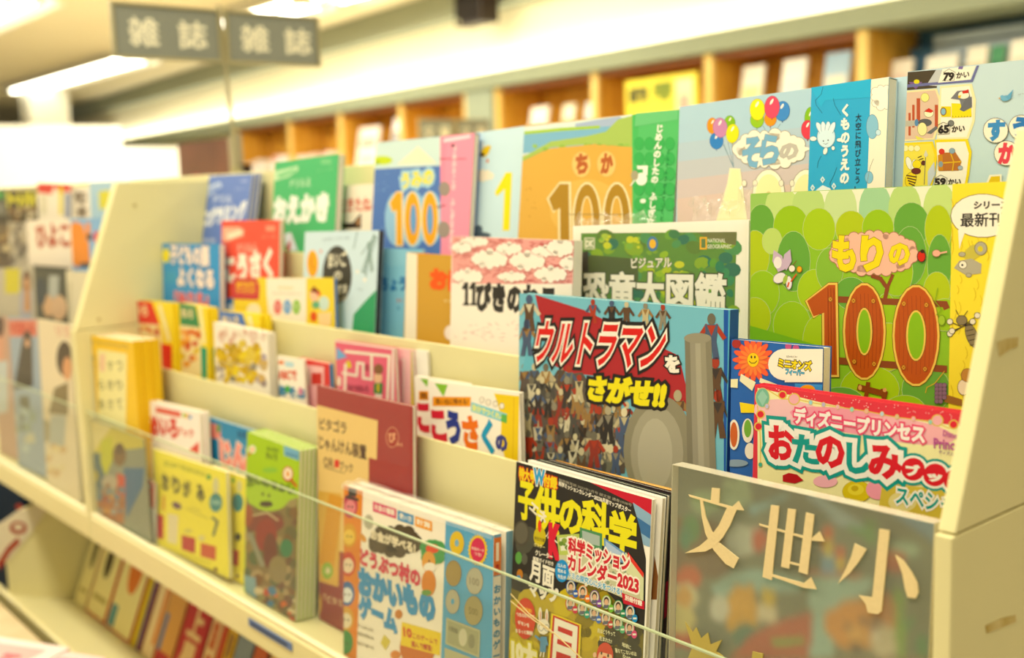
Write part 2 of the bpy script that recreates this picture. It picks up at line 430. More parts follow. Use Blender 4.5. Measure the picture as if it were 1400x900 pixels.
# blue grey slatted wall right of the shelving
sl = empty('slatted_wall_display', (0, 0, 0), PHI, 'blue grey slatted display wall right of the wooden shelving', 'display wall')
SLAT = mat('blue_grey_slat_paint', '#b6c4ca', .4, .4, noise=.06, scale=5)
box('backing', (xs2[-1]+.04, 1.5, D+.37, D+.39, .4, zl0-.002), mat('dark_blue_backing', '#4a7390', .6, .2), sl)
z = zl0-.035
for i in range(12):
    o = box('slat', (xs2[-1]+.17, 1.45, D+.28, D+.36, z-.045, z), SLAT, sl, .004); z -= .052
box('end_board', (xs2[-1]+.04, xs2[-1]+.15, D+.3, D+.36, .4, zl0-.08), mat('deep_blue_board', '#4d7898', .5, .3), sl)
box('display_ledge', (xs2[-1]+.04, 1.45, D+.05, D+.275, EYE+.12, EYE+.145), SLAT, sl, .002)

def small_book(px0, px1, ptop, label, col, group, accent=None, Dd=4.27, zb=None, lean=10):
    """face-out book on the wall shelving"""
    x0, zt_ = on_w(px0, ptop, Dd); x1, _ = on_w(px1, ptop, Dd)
    zb = zb if zb is not None else base
    h = max(.16, (zt_-zb)/math.cos(math.radians(lean)))
    r = empty('book', tuple(WX*((x0+x1)/2)+WY*(Dd-.03)+np.array([0, 0, zb+.0035])), PHI, label, 'book', group)
    r.rotation_euler = (math.radians(-lean), 0, PHI)
    w2 = abs(x1-x0)/2
    box('cover', (-w2, w2, 0, .002, 0, h), cmat(col), r); box('page_block', (-w2+.001, w2-.002, .0021, .014, .002, h-.002), PAGES, r)
    box('back_cover', (-w2, w2, .0142, .016, 0, h), cmat(col), r)
    if accent:
        a = Art(lambda x, y: (x*w2, y*h)); rr = random.Random(px0)
        for i, c in enumerate(accent):
            y = .8-.28*i; a.poly([(-.8, y), (.8, y), (.75, y-.16), (-.75, y-.16)], c)
        a.build('cover_print', r)
    return r
for px0, px1, pt, lab, col, acc in [
    (1005, 1034, 92, 'pale cream book face out on the wooden shelving, leftmost of three above the balloons', '#fffbe6', ['#e9efb0']),
    (1060, 1092, 83, 'white book face out on the wooden shelving, middle of three above the balloons', '#fffdf0', ['#dfe9ea', '#f2e2da']),
    (1118, 1152, 74, 'light blue book face out on the wooden shelving, rightmost of three above the balloons', '#a9c8dc', ['#f0ead8', '#7faccb']),
    (718, 742, 148, 'white book face out in the wooden compartment just right of the grey pillar', '#fff6e6', ['#f6ded4']),
    (762, 778, 144, 'pale green book face out in the compartment right of the grey pillar', '#f0eed2', ['#a9bd86']),
    (793, 812, 141, 'light blue and white book face out in the compartment beside the yellow notice', '#dbe6ea', ['#8fb0cc']),
    (484, 512, 176, 'cream and pink book face out on the shelving left of the small grey hanging sign', '#fff4e6', ['#e9b6a6', '#ded6c2']),
    (530, 543, 163, 'round topped white book face out by a shelving upright left of the small grey sign', '#ffffff', ['#8f97a0']),
]:
    small_book(px0, px1, pt, lab, col, 'face-out books on the wall shelving', acc)
led = EYE+.147
for px0, px1, pt, lab, col, acc in [
    (1215, 1243, 84, 'white book with pale pink art at the left end of the blue slatted wall', '#fdf3e2', ['#f3d9cf']),
    (1262, 1305, 79, 'white framed dark picture book on the blue slatted wall above the numbered tower cover', '#f3ecdc', ['#4a4a55']),
    (1318, 1345, 66, 'cream book on the blue slatted wall left of the green one', '#f2ead4', ['#d8c8a8']),
    (1350, 1370, 64, 'dark green book on the blue slatted wall near the top right corner', '#3f8a5c', ['#2e6e4a']),
    (1377, 1420, 56, 'large white book on the blue slatted wall at the right edge of the photo', '#f8f0dd', ['#efe3cc']),
]:
    small_book(px0, px1, pt, lab, col, 'face-out books on the slatted wall', acc, 4.33, led+.001)
# rows of spines standing in the left compartments
rr = random.Random(3)
cols = ['#fff4e6', '#f7d9cd', '#ffffff', '#e9cdb9', '#f3e3c4', '#f6c7bd', '#efefe6', '#e4a89c']
cname = ['cream', 'pale pink', 'white', 'beige', 'straw', 'salmon pink', 'pale grey', 'dusty pink']
ordn = ['first', 'second', 'third', 'fourth', 'fifth', 'sixth', 'seventh', 'eighth', 'ninth']
for ci, (a, b_) in enumerate(((xs[0], xs[1]), (xs[1], xs[2]))):
    x = a+.05; n_ = 8; wd = (b_-.09-x)/n_; L0 = len(cols)
    for i in range(n_):
        hh = rr.uniform(.24, .31); ww = wd*rr.uniform(.8, .97); q = (i*3+ci*2) % L0; c = cols[q]
        r = empty('book', tuple(WX*x+WY*(D+.05)+np.array([0, 0, base+.001])), PHI, f"{cname[q]} spine, {ordn[i]} from the left in the {('leftmost', 'second')[ci]} wooden wall compartment", 'book', 'spine-out books on the wall shelving')
        box('cover', (.001, ww-.001, 0, .18, 0, hh), cmat(c), r)
        box('title_label', (.008, ww-.008, -.001, -.0001, hh*.35, hh*.8), cmat(cols[(q+3) % L0]), r)
        x += wd
# yellow notice and small hanging sign
x0, z1 = on_w(864, 112, 4.22); x1, z1b = on_w(962, 106, 4.22); _, z0 = on_w(866, 160, 4.22)
t = empty('notice', tuple(WX*x0+WY*4.17+np.array([0, 0, z0-.08])), PHI, 'yellow notice lettered in dark green on the wooden shelving', 'notice')
H_ = z1-z0+.08; W_ = x1-x0
box('board', (0, W_, 0, .01, 0, H_), cmat('#f3e23a'), t)
a = Art(lambda x, y: (x*W_, y*H_)); a.text('新刊', (.06, .55), (.32, .55), -.3, '#4a4a18', .08); a.text('!!||!', (.42, .55), (.66, .55), -.32, '#7a8a28', .09)
a.rect(.72, .2, .95, .9, '#f3efc0'); a.rect(.76, .3, .9, .6, '#f0b0a0'); a.build('lettering', t)
def hanging_sign(px, pz, w_, h_, X, label, words, frame, group=None):
    pass
SIGNF = mat('brushed_sign_frame', '#b3ab84', .35, .5, metal=.5)
SIGNG = mat('grey_sign_board', '#888b7e', .5, .3, noise=.04, scale=6)
def sign_panel(parent, y0, y1, z0, z1, words, pos):
    p = box('sign_panel', (.004, .008, y0+.004, y1-.004, z0+.004, z1-.004), SIGNG, parent)
    f = .006
    v = []; fc = []
    for b in ((0, .012, y0, y1, z0, z0+f), (0, .012, y0, y1, z1-f, z1), (0, .012, y0, y0+f, z0+f, z1-f), (0, .012, y1-f, y1, z0+f, z1-f)):
        n = len(v); v += boxv(*b); fc += [tuple(i+n for i in q) for q in BF]
    mesh('frame', v, fc, SIGNF, parent)
    Wd, Hd = y1-y0, z1-z0
    for wd, (c, hw) in zip(words, pos):
        a = Art(lambda x, y: (y0+x*Wd, z0+y*Hd))
        a.text(wd, (c-hw, .24), (c+hw, .24), -.50, '#f4efd4', .022)
        o = a.build('lettering', p, PLAINPRINT)
        # the art is drawn in x,z; turn it to face +x
        for vv in o.data.vertices: xx, yy, zz = vv.co; vv.co = (.0085-yy, xx, zz)
X = -2.35
sg = empty('aisle_sign', (0, 0, 0), 0, 'grey twin-panel hanging sign lettered 雑誌 on a thin metal pole', 'sign')
pts = [on_x(148, 5, X), on_x(150, 82, X), on_x(303, 88, X), on_x(436, 90, X), on_x(436, 22, X)]
ya, yb, yc = pts[0][1], on_x(303, 50, X)[1], pts[3][1]
zb_, zt_ = EYE+(pts[1][2]+pts[3][2])/2, EYE+(pts[0][2]+pts[4][2])/2
sub = bpy.data.objects.new('sign_board', None); C.objects.link(sub); sub.parent = sg; sub.location = (X, 0, 0)
sign_panel(sub, ya, yb-.006, zb_, zt_, '雑誌', [(.28, .13), (.73, .13)])
sign_panel(sub, yb+.006, yc, zb_, zt_, '雑誌', [(.30, .14), (.76, .14)])
q0, q1 = on_x(303, 14, X-.01), on_x(327, 250, X-.01)
tube('pole', (X-.005, yb, EYE+q0[2]+.01), (X-.005, q1[1], EYE+q1[2]-.08), .0045, SIGNF, sg)
tube('pole_socket', (X-.005, q1[1]-.006, EYE+.06), (X-.005, q1[1], EYE-.06), .012, SIGNF, sg)
# the little far sign
X2 = -5.6
s2 = empty('aisle_sign', (0, 0, 0), 0, 'small blurred grey twin-panel sign in front of the far grey pillar', 'sign')
p1, p2, p3 = on_x(571, 162, X2), on_x(571, 188, X2), on_x(668, 166, X2)
sub2 = bpy.data.objects.new('sign_board', None); C.objects.link(sub2); sub2.parent = s2; sub2.location = (X2, 0, 0)
ym = (p1[1]+p3[1])/2; h2 = .17
sign_panel(sub2, p1[1], ym-.01, EYE+p1[2]-h2, EYE+p1[2], '文庫', [(.28, .14), (.73, .14)])
sign_panel(sub2, ym+.01, p3[1], EYE+p1[2]-h2, EYE+p1[2], '文庫', [(.28, .14), (.73, .14)])
tube('pole', (X2-.006, ym, EYE+p1[2]), (X2-.006, ym, .95), .008, SIGNF, s2)
box('pole_base', (X2-.1, X2+.1, ym-.1, ym+.1, 0, .02), SIGNF, s2); tube('lower_pole', (X2-.006, ym, .02), (X2-.006, ym, .95), .01, SIGNF, s2)
# black speaker
xa, za = on_w(622, 38, D-.28); xb, zb2 = on_w(658, 38, D-.28)
sp = empty('wall_speaker', tuple(WX*((xa+xb)/2)+WY*(D-.14)+np.array([0, 0, za])), PHI, 'small black speaker fixed on the grey green beam at the top of the photo', 'speaker')
BLK = mat('black_plastic', '#2a1c12', .45, .4)
hw = (xb-xa)/2
box('cabinet', (-hw, hw, -.14, .0, 0, CEIL-za-.02), BLK, sp, .01)
box('grille', (-hw+.015, hw-.015, -.146, -.1405, .02, CEIL-za-.05), mat('black_grille', '#1a120c', .7, .2, bump=.5, scale=200), sp)
box('bracket', (-.03, .03, .0, .018, .05, .2), BLK, sp)
tube('knob', (-hw*.6, -.15, .03), (-hw*.6, -.14, .03), .014, SIGNF, sp)
# brown picture on a stand behind the left end of the rack
Yp = 1.3
A0, A1, A2 = on_y(243, 197, Yp), on_y(312, 186, Yp), on_y(250, 250, Yp)
bd = empty('display_stand', (A0[0], Yp, EYE+.0), 0, 'dark brown picture on a slanted display stand behind the far end of the rack', 'display stand')
bw, bh = A1[0]-A0[0], A0[2]
BR = mat('brown_picture', '#7a4a38', .4, .4, scale=6, col2='#5c3626')
o = box('picture', (0, bw, 0, .006, -.08, bh), BR, bd)
a = Art(lambda x, y: (x*bw, -.08+(y)*(bh+.08)))
a.spots(.1, .1, .9, .5, 26, .06, .14, ['#8e2f2c', '#a55148', '#9a7466', '#6e3e30'], 1.0); a.ell(.6, .3, .25, .1, '#a02c2c'); a.build('picture_print', bd)
prism('stand_side', [(bw+.002, -.08), (bw+.045, -.08), (bw+.035, bh+.012), (bw+.002, bh)], 'y', -.003, .02, mat('grey_stand', '#a79c80', .4, .4), bd)
box('stand_edge', (bw+.0455, bw+.06, -.003, .03, -.08, .07), mat('dark_stand_edge', '#3a2418', .5, .3), bd)
box('stand_post', (bw*.4, bw*.6, .03, .05, -EYE+.0005, .0), mat('grey_stand', '#a79c80', .4, .4), bd); box('stand_foot', (0, bw, .0, .2, -EYE+.0004, -EYE+.02), mat('grey_stand', '#a79c80'), bd); box('stand_back', (.0, bw, .007, .03, -.08, .03), mat('grey_stand', '#a79c80'), bd)

# ---------------------------------------------------------------- the racks
GZ0, GZ1 = EYE-.583, EYE-.3875
XL, XR = -2.015, -.359
Y0, Y2, Y1, YA, YB = .66, .745, .80, .875, .96
FC, FB, FA, FD = -.39, -.28, -.185, -.583
def side_panel(x0, x1, root, low=True):
    zt, kz = EYE+.0245, EYE-.2375
    up_ = prism('side_panel', [(Y0, kz), (Y0+.096, zt), (YB+.03, zt), (YB+.03, kz)], 'x', x0, x1, CREAM, root, .0015)
    prism('side_panel', [(Y0-.004, EYE-.631), (YB+.03, EYE-.631), (YB+.03, kz-.0012), (Y0-.004, kz-.0012)], 'x', x0, x1, CREAM, root, .0012)
    return up_
def rack(x0, x1, label, plates):
    r = empty('magazine_rack', ((x0+x1)/2, Y0, 0), 0, label, 'display rack'); ox, oy = (x0+x1)/2, Y0
    def B(name, b, m=CREAM, bev=.0012): return box(name, (b[0]-ox, b[1]-ox, b[2]-oy, b[3]-oy, b[4], b[5]), m, r, bev)
    e = .0005
    B('back_board', (x0+e, x1-e, YB, YB+.012, .1, EYE+.036))
    for y, z, f in plates: B('divider_plate', (x0+e, x1-e, y-.003, y, EYE+f-.002, EYE+z))
    ys = [p[0] for p in plates]+[YB]
    for i, (y, z, f) in enumerate(plates): B('tier_shelf', (x0+e, x1-e, y+e, ys[i+1]-.0035, EYE+f-.004, EYE+f-.001), CREAM, 0)
    for i, (y, z, f) in enumerate(plates[1:]): pass
    B('front_riser', (x0+e, x1-e, Y2, Y2+.003, GZ0-.002, EYE+FC-.0025), CREAM, 0)
    B('bottom_shelf', (x0+e, x1-e, Y0+.012, Y2-.0005, GZ0-.012, GZ0-.001), CREAM, 0)
    B('shelf_lip', (x0+e, x1-e, Y0-.006, Y0+.0115, EYE-.631, EYE-.5835), CREAMD, .004)
    B('lip_moulding', (x0+e, x1-e, Y0-.004, Y0+.0052, EYE-.583, EYE-.577), mat('ivory_plastic_moulding', '#f3e8bb', .35, .5), .002)
    B('acrylic_front', (x0+.004, x1-.004, Y0+.002, Y0+.005, EYE-.5765, GZ1), CLEAR, 0)
    B('acrylic_top_edge', (x0+.004, x1-.004, Y0+.002, Y0+.005, GZ1+.00005, GZ1+.0016), GEDGE, 0)
    B('rear_leg_board', (x0+e, x1-e, YB+.014, YB+.03, .02, EYE-.2))
    return r, ox, oy
plM = [(Y2, -.299, FC), (Y1, -.196, FB), (YA, -.099, FA)]
rk, ox, oy = rack(XL, XR, 'cream steel magazine rack with stepped tiers filling the middle of the photo', plM)
for nm, a_, b_ in (('l', XL-.012, XL), ('r', XR, XR+.0125)):
    p = side_panel(a_, b_, None)
    for o in [o for o in C.objects if o.name.startswith('side_panel') and o.parent is None]:
        o.parent = rk; o.location = (-ox, -oy, 0)
# screws in the far side panel and old tape on the near one
for px, py in ((184, 281), (135, 437)):
    P = on_x(px, py, XL); tube('screw', (P[0]-ox-.001, P[1]-oy, P[2]+EYE), (P[0]-ox+.0012, P[1]-oy, P[2]+EYE), .0035, mat('dull_screw', '#b9a868', .4, .5), rk, 10)
TAPE = mat('yellowed_tape', '#b89a3e', .5, .3, scale=60, col2='#d9c684', bump=.3)
for q in ([(1363, 468), (1376, 463), (1392, 461), (1391, 474), (1380, 478), (1366, 488)], [(1347, 856), (1368, 846), (1388, 841), (1389, 850), (1370, 858), (1349, 866)]):
    P = [on_x(a_, b_, XR+.0127) for a_, b_ in q]; n = len(P)
    v = [(p[0]-ox, p[1]-oy, p[2]+EYE) for p in P]+[(p[0]-ox+.0003, p[1]-oy, p[2]+EYE) for p in P]
    mesh('tape_remnant', v, [tuple(range(n)), tuple(range(2*n-1, n-1, -1))]+[(i, (i+1) % n, (i+1) % n+n, i+n) for i in range(n)], TAPE, rk)
P0, P1_ = on_y(341, 850, Y0-.006), on_y(400, 885, Y0-.006)
box('shelf_label', (P0[0]-ox, P1_[0]-ox, -.0075, -.0062, EYE-.605, EYE-.594), cmat('#5f78a8'), rk)
box('label_lettering', (P0[0]-ox+.008, P1_[0]-ox-.012, -.0079, -.0076, EYE-.602, EYE-.597), cmat('#2f4266'), rk)
lk, ox2, oy2 = rack(-3.9, XL-.0135, 'neighbouring cream magazine rack at the left edge of the photo', plM)
side_panel(XL-.0255, XL-.0135, None)
side_panel(-3.912, -3.9, None)
for o in [o for o in C.objects if o.name.startswith('side_panel') and o.parent is None]: o.parent = lk; o.location = (-ox2, -oy2, 0)

# lower display unit: sloping floor, front ledge, end panel, tucked under the racks
lu = empty('lower_display_unit', (-1.4, .60, 0), 0, 'low cream display unit holding spine-out books under the rack lip', 'display rack')
LX0, LX1 = -2.45+1.4, -.30+1.4
prism('sloping_floor', [(.014, EYE-.842), (.30, EYE-.951), (.30, EYE-.966), (.014, EYE-.857)], 'x', LX0, LX1, CREAM, lu)
box('front_ledge', (LX0-1.4, LX1, .0, .0135, EYE-.95, EYE-.836), CREAMD, lu, .003)
prism('end_panel', [(.0145, EYE-.96), (.0145, EYE-.705), (.03, EYE-.678), (.055, EYE-.664), (.085, EYE-.655), (.30, EYE-.64), (.30, EYE-.96)], 'x', LX0-.012, LX0-.0005, CREAM, lu, .001)
prism('end_panel', [(.0145, EYE-.96), (.0145, EYE-.66), (.30, EYE-.64), (.30, EYE-.96)], 'x', LX1+.0005, LX1+.012, CREAM, lu, .001)
box('base', (LX0, LX1, .02, .28, .0, EYE-.967), CREAM, lu)
box('rear_board', (LX0, LX1, .305, .315, .02, EYE-.64), CREAM, lu)
# ---------------------------------------------------------------- row A: the back tier
RW = 'picture books on the back tier of the rack'
b = Book('picture_book', 'blue workbook with white lettering at the far left end of the back tier', 'book', (275, 241), (345, 238), .935, FA, .005, 11, '#5f7cc0', 'pages', group='workbooks on the back tier')
A = b.art.K(200, 200, 3.914)
A.poly([(300, 215), (395, 190), (405, 215), (330, 270), (290, 270)], '#c4d2ea').poly([(310, 235), (390, 205), (395, 225), (330, 258)], '#8a9ed0')
A.text('ドリル', (360, 303), (455, 303), 38, '#d6deef', .03).text('プログラミング', (268, 438), (530, 385), 82, '#f4f5f4', .07).text('トレー', (480, 236), (545, 232), 16, '#a9b8dd').rect(505, 178, 545, 196, '#8fa0d0')
A.text('1年生', (290, 515), (370, 515), 20, '#d6deef', .03)
b.flat(); b.copy(.004, label='middle blue workbook of the three at the far left of the back tier'); b.copy(.008, label='hindmost blue workbook of the three at the far left of the back tier')
b = Book('picture_book', 'green drawing workbook titled おえかき on the back tier', 'book', (376, 222), (463, 210), .915, FA, .012, 8, '#43b06a', 'pages', group='workbooks on the back tier')
A = b.art
A.poly([(685, 130), (760, 120), (815, 105), (812, 130), (760, 170), (690, 188)], '#bfe0b4').poly([(700, 150), (790, 122), (795, 135), (720, 170)], '#e8d9b4')
A.K(200, 200, 3.914)
A.f.clear(); A.v.clear(); A.c.clear()
A.poly([(685, 135), (812, 105), (812, 130), (760, 165), (685, 188)], '#bfe0b4').poly([(700, 152), (795, 120), (800, 135), (715, 172)], '#7cc488')
A.text('ドリルえ', (770, 222), (880, 214), 42, '#c5e6bf', .03).text('おえかき', (684, 410), (968, 392), 126, '#f6f8ea', .08)
A.rect(935, 68, 990, 98, '#7cc488').text('シール', (915, 138), (1000, 128), 16, '#7cc488')
A.poly([(740, 470), (775, 460), (812, 560), (750, 560)], '#dfe9ea').poly([(750, 530), (775, 500), (770, 560), (750, 560)], '#b03a34')
b.flat()
b = Book('picture_book', 'cream picture book with a black cat and red lettering, right of the green workbook', 'book', (461, 254), (514, 251), .93, FA, .008, 6, '#f3e6cd', 'pages', group=RW)
A = b.art.K(200, 200, 3.914)
A.text('生きたねこ', (1030, 350), (1240, 345), 72, '#d96a55', .03).poly([(1025, 440), (1030, 365), (1060, 412), (1105, 410), (1150, 358), (1150, 440)], '#3a2b24').poly([(1120, 410), (1145, 372), (1142, 430)], '#b88a62')
b.flat()
def hundred(A, x0, y0, w, h, col, out, dark=None):
    """the numeral 100"""
    for g, c in ((w*.035, dark), (w*.025, out), (0, col)):
        if c is None: continue
        A.poly([(x0-g, y0+h*.2), (x0+w*.13, y0-g), (x0+w*.24+g, y0-g), (x0+w*.25+g, y0+h+g), (x0+w*.14-g, y0+h+g), (x0+w*.135-g, y0+h*.33), (x0+w*.055, y0+h*.37+g)], c)
        for cx in (.46, .82):
            A.ell(x0+w*cx, y0+h*.5, w*.155+g, h*.5+g, c)
    return A
b = Book('picture_book', 'picture book with deep blue sea cover lettered うみの 100 on the back tier', 'picture book', (514, 195), (649, 182), .920, FA, .009, 7, '#4a72b4', 'pages', group='tall 100-storey picture books', top='spine')
A = b.art.K(500, 130, 3.0)
A.poly([(0, 300), (0, 150), (520, 100), (520, 270), (300, 290), (15, 305)], '#cfe3dd').poly([(130, 285), (215, 210), (290, 280)], '#f3e7cb').ell(70, 268, 40, 18, '#c6d838').ell(35, 278, 26, 9, '#a4bf3a')
A.text('うみの', (148, 385), (275, 365), 60, '#f0e23c', .05, (('#a7cfe0', .22),))
A.ell(125, 510, 46, 110, '#9cc4dc').ell(195, 510, 55, 118, '#9cc4dc').ell(265, 505, 50, 112, '#9cc4dc')
hundred(A, 100, 400, 200, 215, '#efab3d', '#f6e3b0')
A.ell(196, 510, 13, 62, '#6fa0cc').ell(264, 510, 13, 62, '#6fa0cc')
A.spots(20, 320, 90, 600, 10, 2, 4, ['#8fb4d8'])
A.rect(310, 100, 450, 820, '#ee93a8')
b.band(609, 650, 230, '#ee8fa6')
A.poly([(322, 175), (432, 158), (430, 172), (320, 190)], '#f9d6da').text('', (0, 0), (1, 1), 1, '#ffffff') if False else None
A2 = Art(lambda x, y: b.G(x, y)).K(500, 130, 3.0); A2.layer = 112
A2.poly([(322, 180), (432, 162), (430, 176), (320, 195)], '#fadbe0').line([(305, 262), (415, 262)], 3, '#7a3a50').vtext('うみのそこの ふしぎなせかい', (368, 205), (352, 640), 17, '#fbe9e4', .03).ell(325, 385, 23, 30, '#9c8f84').ell(322, 552, 26, 34, '#9c8f84').ell(360, 208, 8, 7, '#5a3040').line([(290, 460), (330, 452)], 4, '#7a3a50')
A.f = [f for f in A.f]; b.flat(); A2.build('band_print', b.root)
b = Book('picture_book', 'pale sky blue picture book with a yellow numeral 1, left of the ochre cover', 'picture book', (648, 182), (718, 172), .935, FA, .012, 7, '#c4dfe6', 'pages', group='tall 100-storey picture books', top='spine')
A = b.art.K(500, 130, 3.0)
A.cloud(470, 330, 58, 24, '#f6ecd4').cloud(440, 325, 30, 16, '#f6ecd4').ell(490, 232, 15, 26, '#e6c42c', rot=.6).ell(505, 215, 9, 9, '#e6c42c').ell(478, 245, 10, 8, '#5b4a2c').ell(500, 270, 5, 8, '#d8733a').ell(482, 205, 6, 12, '#eef4f0')
A.poly([(530, 400), (575, 318), (600, 318), (590, 556), (562, 556), (570, 385), (538, 415)], '#f4e12c').ell(460, 575, 55, 14, '#51606c').ell(464, 550, 16, 16, '#5c6d7a')
b.flat()
b = Book('picture_book', 'ochre underground picture book lettered ちか 100 with a green paper band', 'picture book', (717, 171), (930, 150), .915, FA, .013, 7, '#d9aa55', 'pages', group='tall 100-storey picture books', top='spine')
A = b.art.K(500, 130, 3.0)
A.poly([(645, 130), (1120, 60), (1115, 220), (900, 170), (640, 250)], '#dbe7df').poly([(860, 118), (960, 100), (1040, 88), (1100, 120), (1100, 150), (860, 160)], '#aab9cf').poly([(650, 150), (1000, 128), (1110, 150), (900, 210), (645, 240)], '#83b5cd')
A.poly([(640, 255), (760, 190), (900, 170), (985, 150), (1035, 100), (1120, 75), (1110, 215), (930, 200), (760, 215), (640, 272)], '#a9c169').poly([(650, 150), (800, 135), (960, 125), (960, 137), (800, 148), (650, 162)], '#a9c94e')
A.spots(650, 205, 1090, 225, 18, 9, 16, ['#8fb55a', '#9cc061', '#b9cc6c'], .7)
A.poly([(640, 275), (760, 218), (930, 203), (1115, 215), (1080, 700), (610, 700)], '#dcae5b')
for cx, cy, c in ((885, 285, 'ち'), (988, 283, 'か')):
    A.ell(cx, cy, 38, 52, '#ecc77e', '#c9a45e', 2); A.text(c, (cx-22, cy+35), (cx+22, cy+32), 72, '#b5643a', .07)
A.ell(905, 470, 150, 125, '#e3b967')
hundred(A, 752, 365, 340, 300, '#ad8639', '#f2e2b4', '#d8b46a'); A.ell(908, 515, 20, 95, '#dcae5b', '#f2e2b4', 6); A.ell(1030, 515, 20, 95, '#dcae5b', '#f2e2b4', 6)
A.line([(830, 490), (1080, 490)], 3, '#8f7a52').spots(620, 300, 700, 560, 14, 2, 4, ['#c19448'])
A.rect(1095, 60, 1290, 800, '#57b866'); b.flat()
b.band(872, 930, 200, '#4fb763')
A2 = Art(lambda x, y: b.G(x, y)).K(500, 130, 3.0); A2.layer = 112; W_ = '#f4f6e4'
A2.poly([(1105, 130), (1283, 100), (1283, 60), (1110, 75)], '#73c281')
for i in range(22): A2.ell(1124+(i % 4)*42, 200+(i//4)*62, 19, 26, '#49ad5d', '#3c9a50', 1.5)
A2.vtext('じめんのしたの ふしぎなせかい', (1210, 120), (1160, 640), 32, W_, .05).vtext('ぐんぐんさがっていくと', (1245, 220), (1215, 520), 15, '#2d8545', .02)
A2.ell(1133, 345, 24, 26, W_).poly([(1115, 290), (1160, 290), (1158, 330), (1140, 328), (1140, 305), (1117, 305)], W_).ell(1106, 330, 15, 20, '#a9a284').line([(1105, 350), (1090, 372)], 5, W_).ell(1140, 435, 12, 9, W_)
A2.build('band_print', b.root)
# sora
b = Book('picture_book', 'sky blue picture book with balloons, cloud lettered そらの and bright blue paper band', 'picture book', (929, 146), (1216, 105), .91, FA, .014, 6, '#bdd6de', 'pages', group='tall 100-storey picture books', top='spine')
A = b.art.K(910, 80, 3.75)
for i, c in enumerate(['#bcd6de', '#b4d0dc', '#b4cfdb', '#b9cbd4', '#c3c6c8', '#d2c3bd', '#dcc4b6']): A.poly([(60, 150+i*95), (760, 60+i*95), (760, 900), (60, 900)], c)
for x1, y1, x2, y2 in ((320, 430, 350, 560), (300, 440, 345, 555), (340, 440, 350, 555), (280, 410, 345, 545), (500, 345, 512, 365), (540, 340, 538, 365), (590, 335, 572, 362)): A.line([(x1, y1), (x2, y2)], 2.5, '#7f97a2')
def balloon(cx, cy, rx, ry, c, o, r=0): A.ell(cx, cy, rx, ry, c, o, 1.6, r); A.ell(cx-rx*.25+8, cy-ry*.5, rx*.16, ry*.3, '#fdf3e4', rot=.5); A.poly([(cx-4, cy+ry+8), (cx+4, cy+ry+8), (cx, cy+ry)], o)
balloon(240, 345, 26, 40, '#ef9a34', '#b46a2a'); balloon(330, 330, 27, 36, '#8bbb3e', '#5f8a2c'); balloon(262, 422, 34, 42, '#3f83c4', '#2f5f94'); balloon(281, 355, 36, 50, '#c98bb0', '#94618a', -.1); balloon(344, 385, 32, 48, '#f2e43c', '#b0a02c', .1)
balloon(470, 315, 34, 40, '#9cc543', '#6f962f'); balloon(538, 310, 30, 36, '#ef9a34', '#b46a2a'); balloon(600, 270, 37, 50, '#4a8bc9', '#2f5f94', .1); balloon(472, 262, 38, 54, '#f4e838', '#b0a02c'); balloon(547, 250, 38, 57, '#e0566c', '#a03a4c', .05)
balloon(745, 310, 30, 60, '#8bbb3e', '#5f8a2c'); balloon(730, 365, 32, 48, '#dd4a58', '#a03a4c')
A.cloud(535, 465, 185, 92, '#fbf2de', '#a59c88', 3, 18, .3).poly([(700, 450), (760, 462), (700, 482)], '#fbf2de')
for c, x, y, cc in (('そ', 440, 555, '#7fb0cc'), ('ら', 533, 540, '#7fb0cc'), ('の', 632, 515, '#c4bdb0')): A.text(c, (x-44, y), (x+42, y-4), 140 if c != 'の' else 72, cc, .05, (('#96968a', .062),))
A.poly([(330, 562), (385, 565), (430, 900), (240, 900), (318, 640)], '#f8efc2', ) if True else 0
A.poly([(340, 572), (378, 572), (415, 900), (255, 900), (325, 650)], '#f6efb9')
for cx in (530, 725): A.ell(cx, 700, 82, 130, '#f8f3d8', '#9a9280', 3); A.ell(cx, 705, 68, 112, '#f7eeb4'); A.ell(cx, 700, 14, 18, '#d8c88a')
for cx in (405, 460, 595, 650): A.ell(cx, 640, 11, 16, '#f3ead0', '#8f8776', 2)
A.poly([(1050, 100), (1180, 80), (1180, 720), (1020, 720)], '#fbf0d8')
A.cloud(1120, 200, 60, 60, '#fdf5e2', '#8f8776', 2, 10).ell(1062, 350, 30, 62, '#8fbfd4', '#5a8496', 2).ell(1092, 380, 12, 14, '#cfe4ea', '#5a8496', 2).ell(1045, 610, 20, 30, '#8fbfd4', '#5a8496', 2).line([(1035, 640), (1050, 560), (1068, 515)], 2, '#8f8776')
b.flat(); b.band(1108, 1189, 180, '#27a3cf')
A2 = Art(lambda x, y: b.G(x, y)).K(910, 80, 3.75); A2.layer = 112; W_ = '#f8f4e6'
A2.poly([(748, 150), (1057, 105), (1050, 200), (820, 215), (800, 250)], '#43b0d6')
A2.line([(810, 145), (800, 185), (770, 215), (775, 240), (805, 280)], 2.2, '#2a5a70').line([(862, 205), (870, 240), (900, 290)], 2.2, '#2a5a70').line([(880, 560), (865, 600), (845, 640), (850, 670)], 2.2, '#2a5a70').line([(800, 500), (785, 530), (780, 560)], 2.2, '#2a5a70')
A2.ell(826, 402, 46, 56, '#cfe6ee', '#5a8aa0', 2.5)
for dx, rr_ in ((-30, -.5), (-12, -.15), (8, .1), (28, .4)): A2.ell(826+dx, 362, 13, 38, '#e2f0f2', '#5a8aa0', 2, rr_)
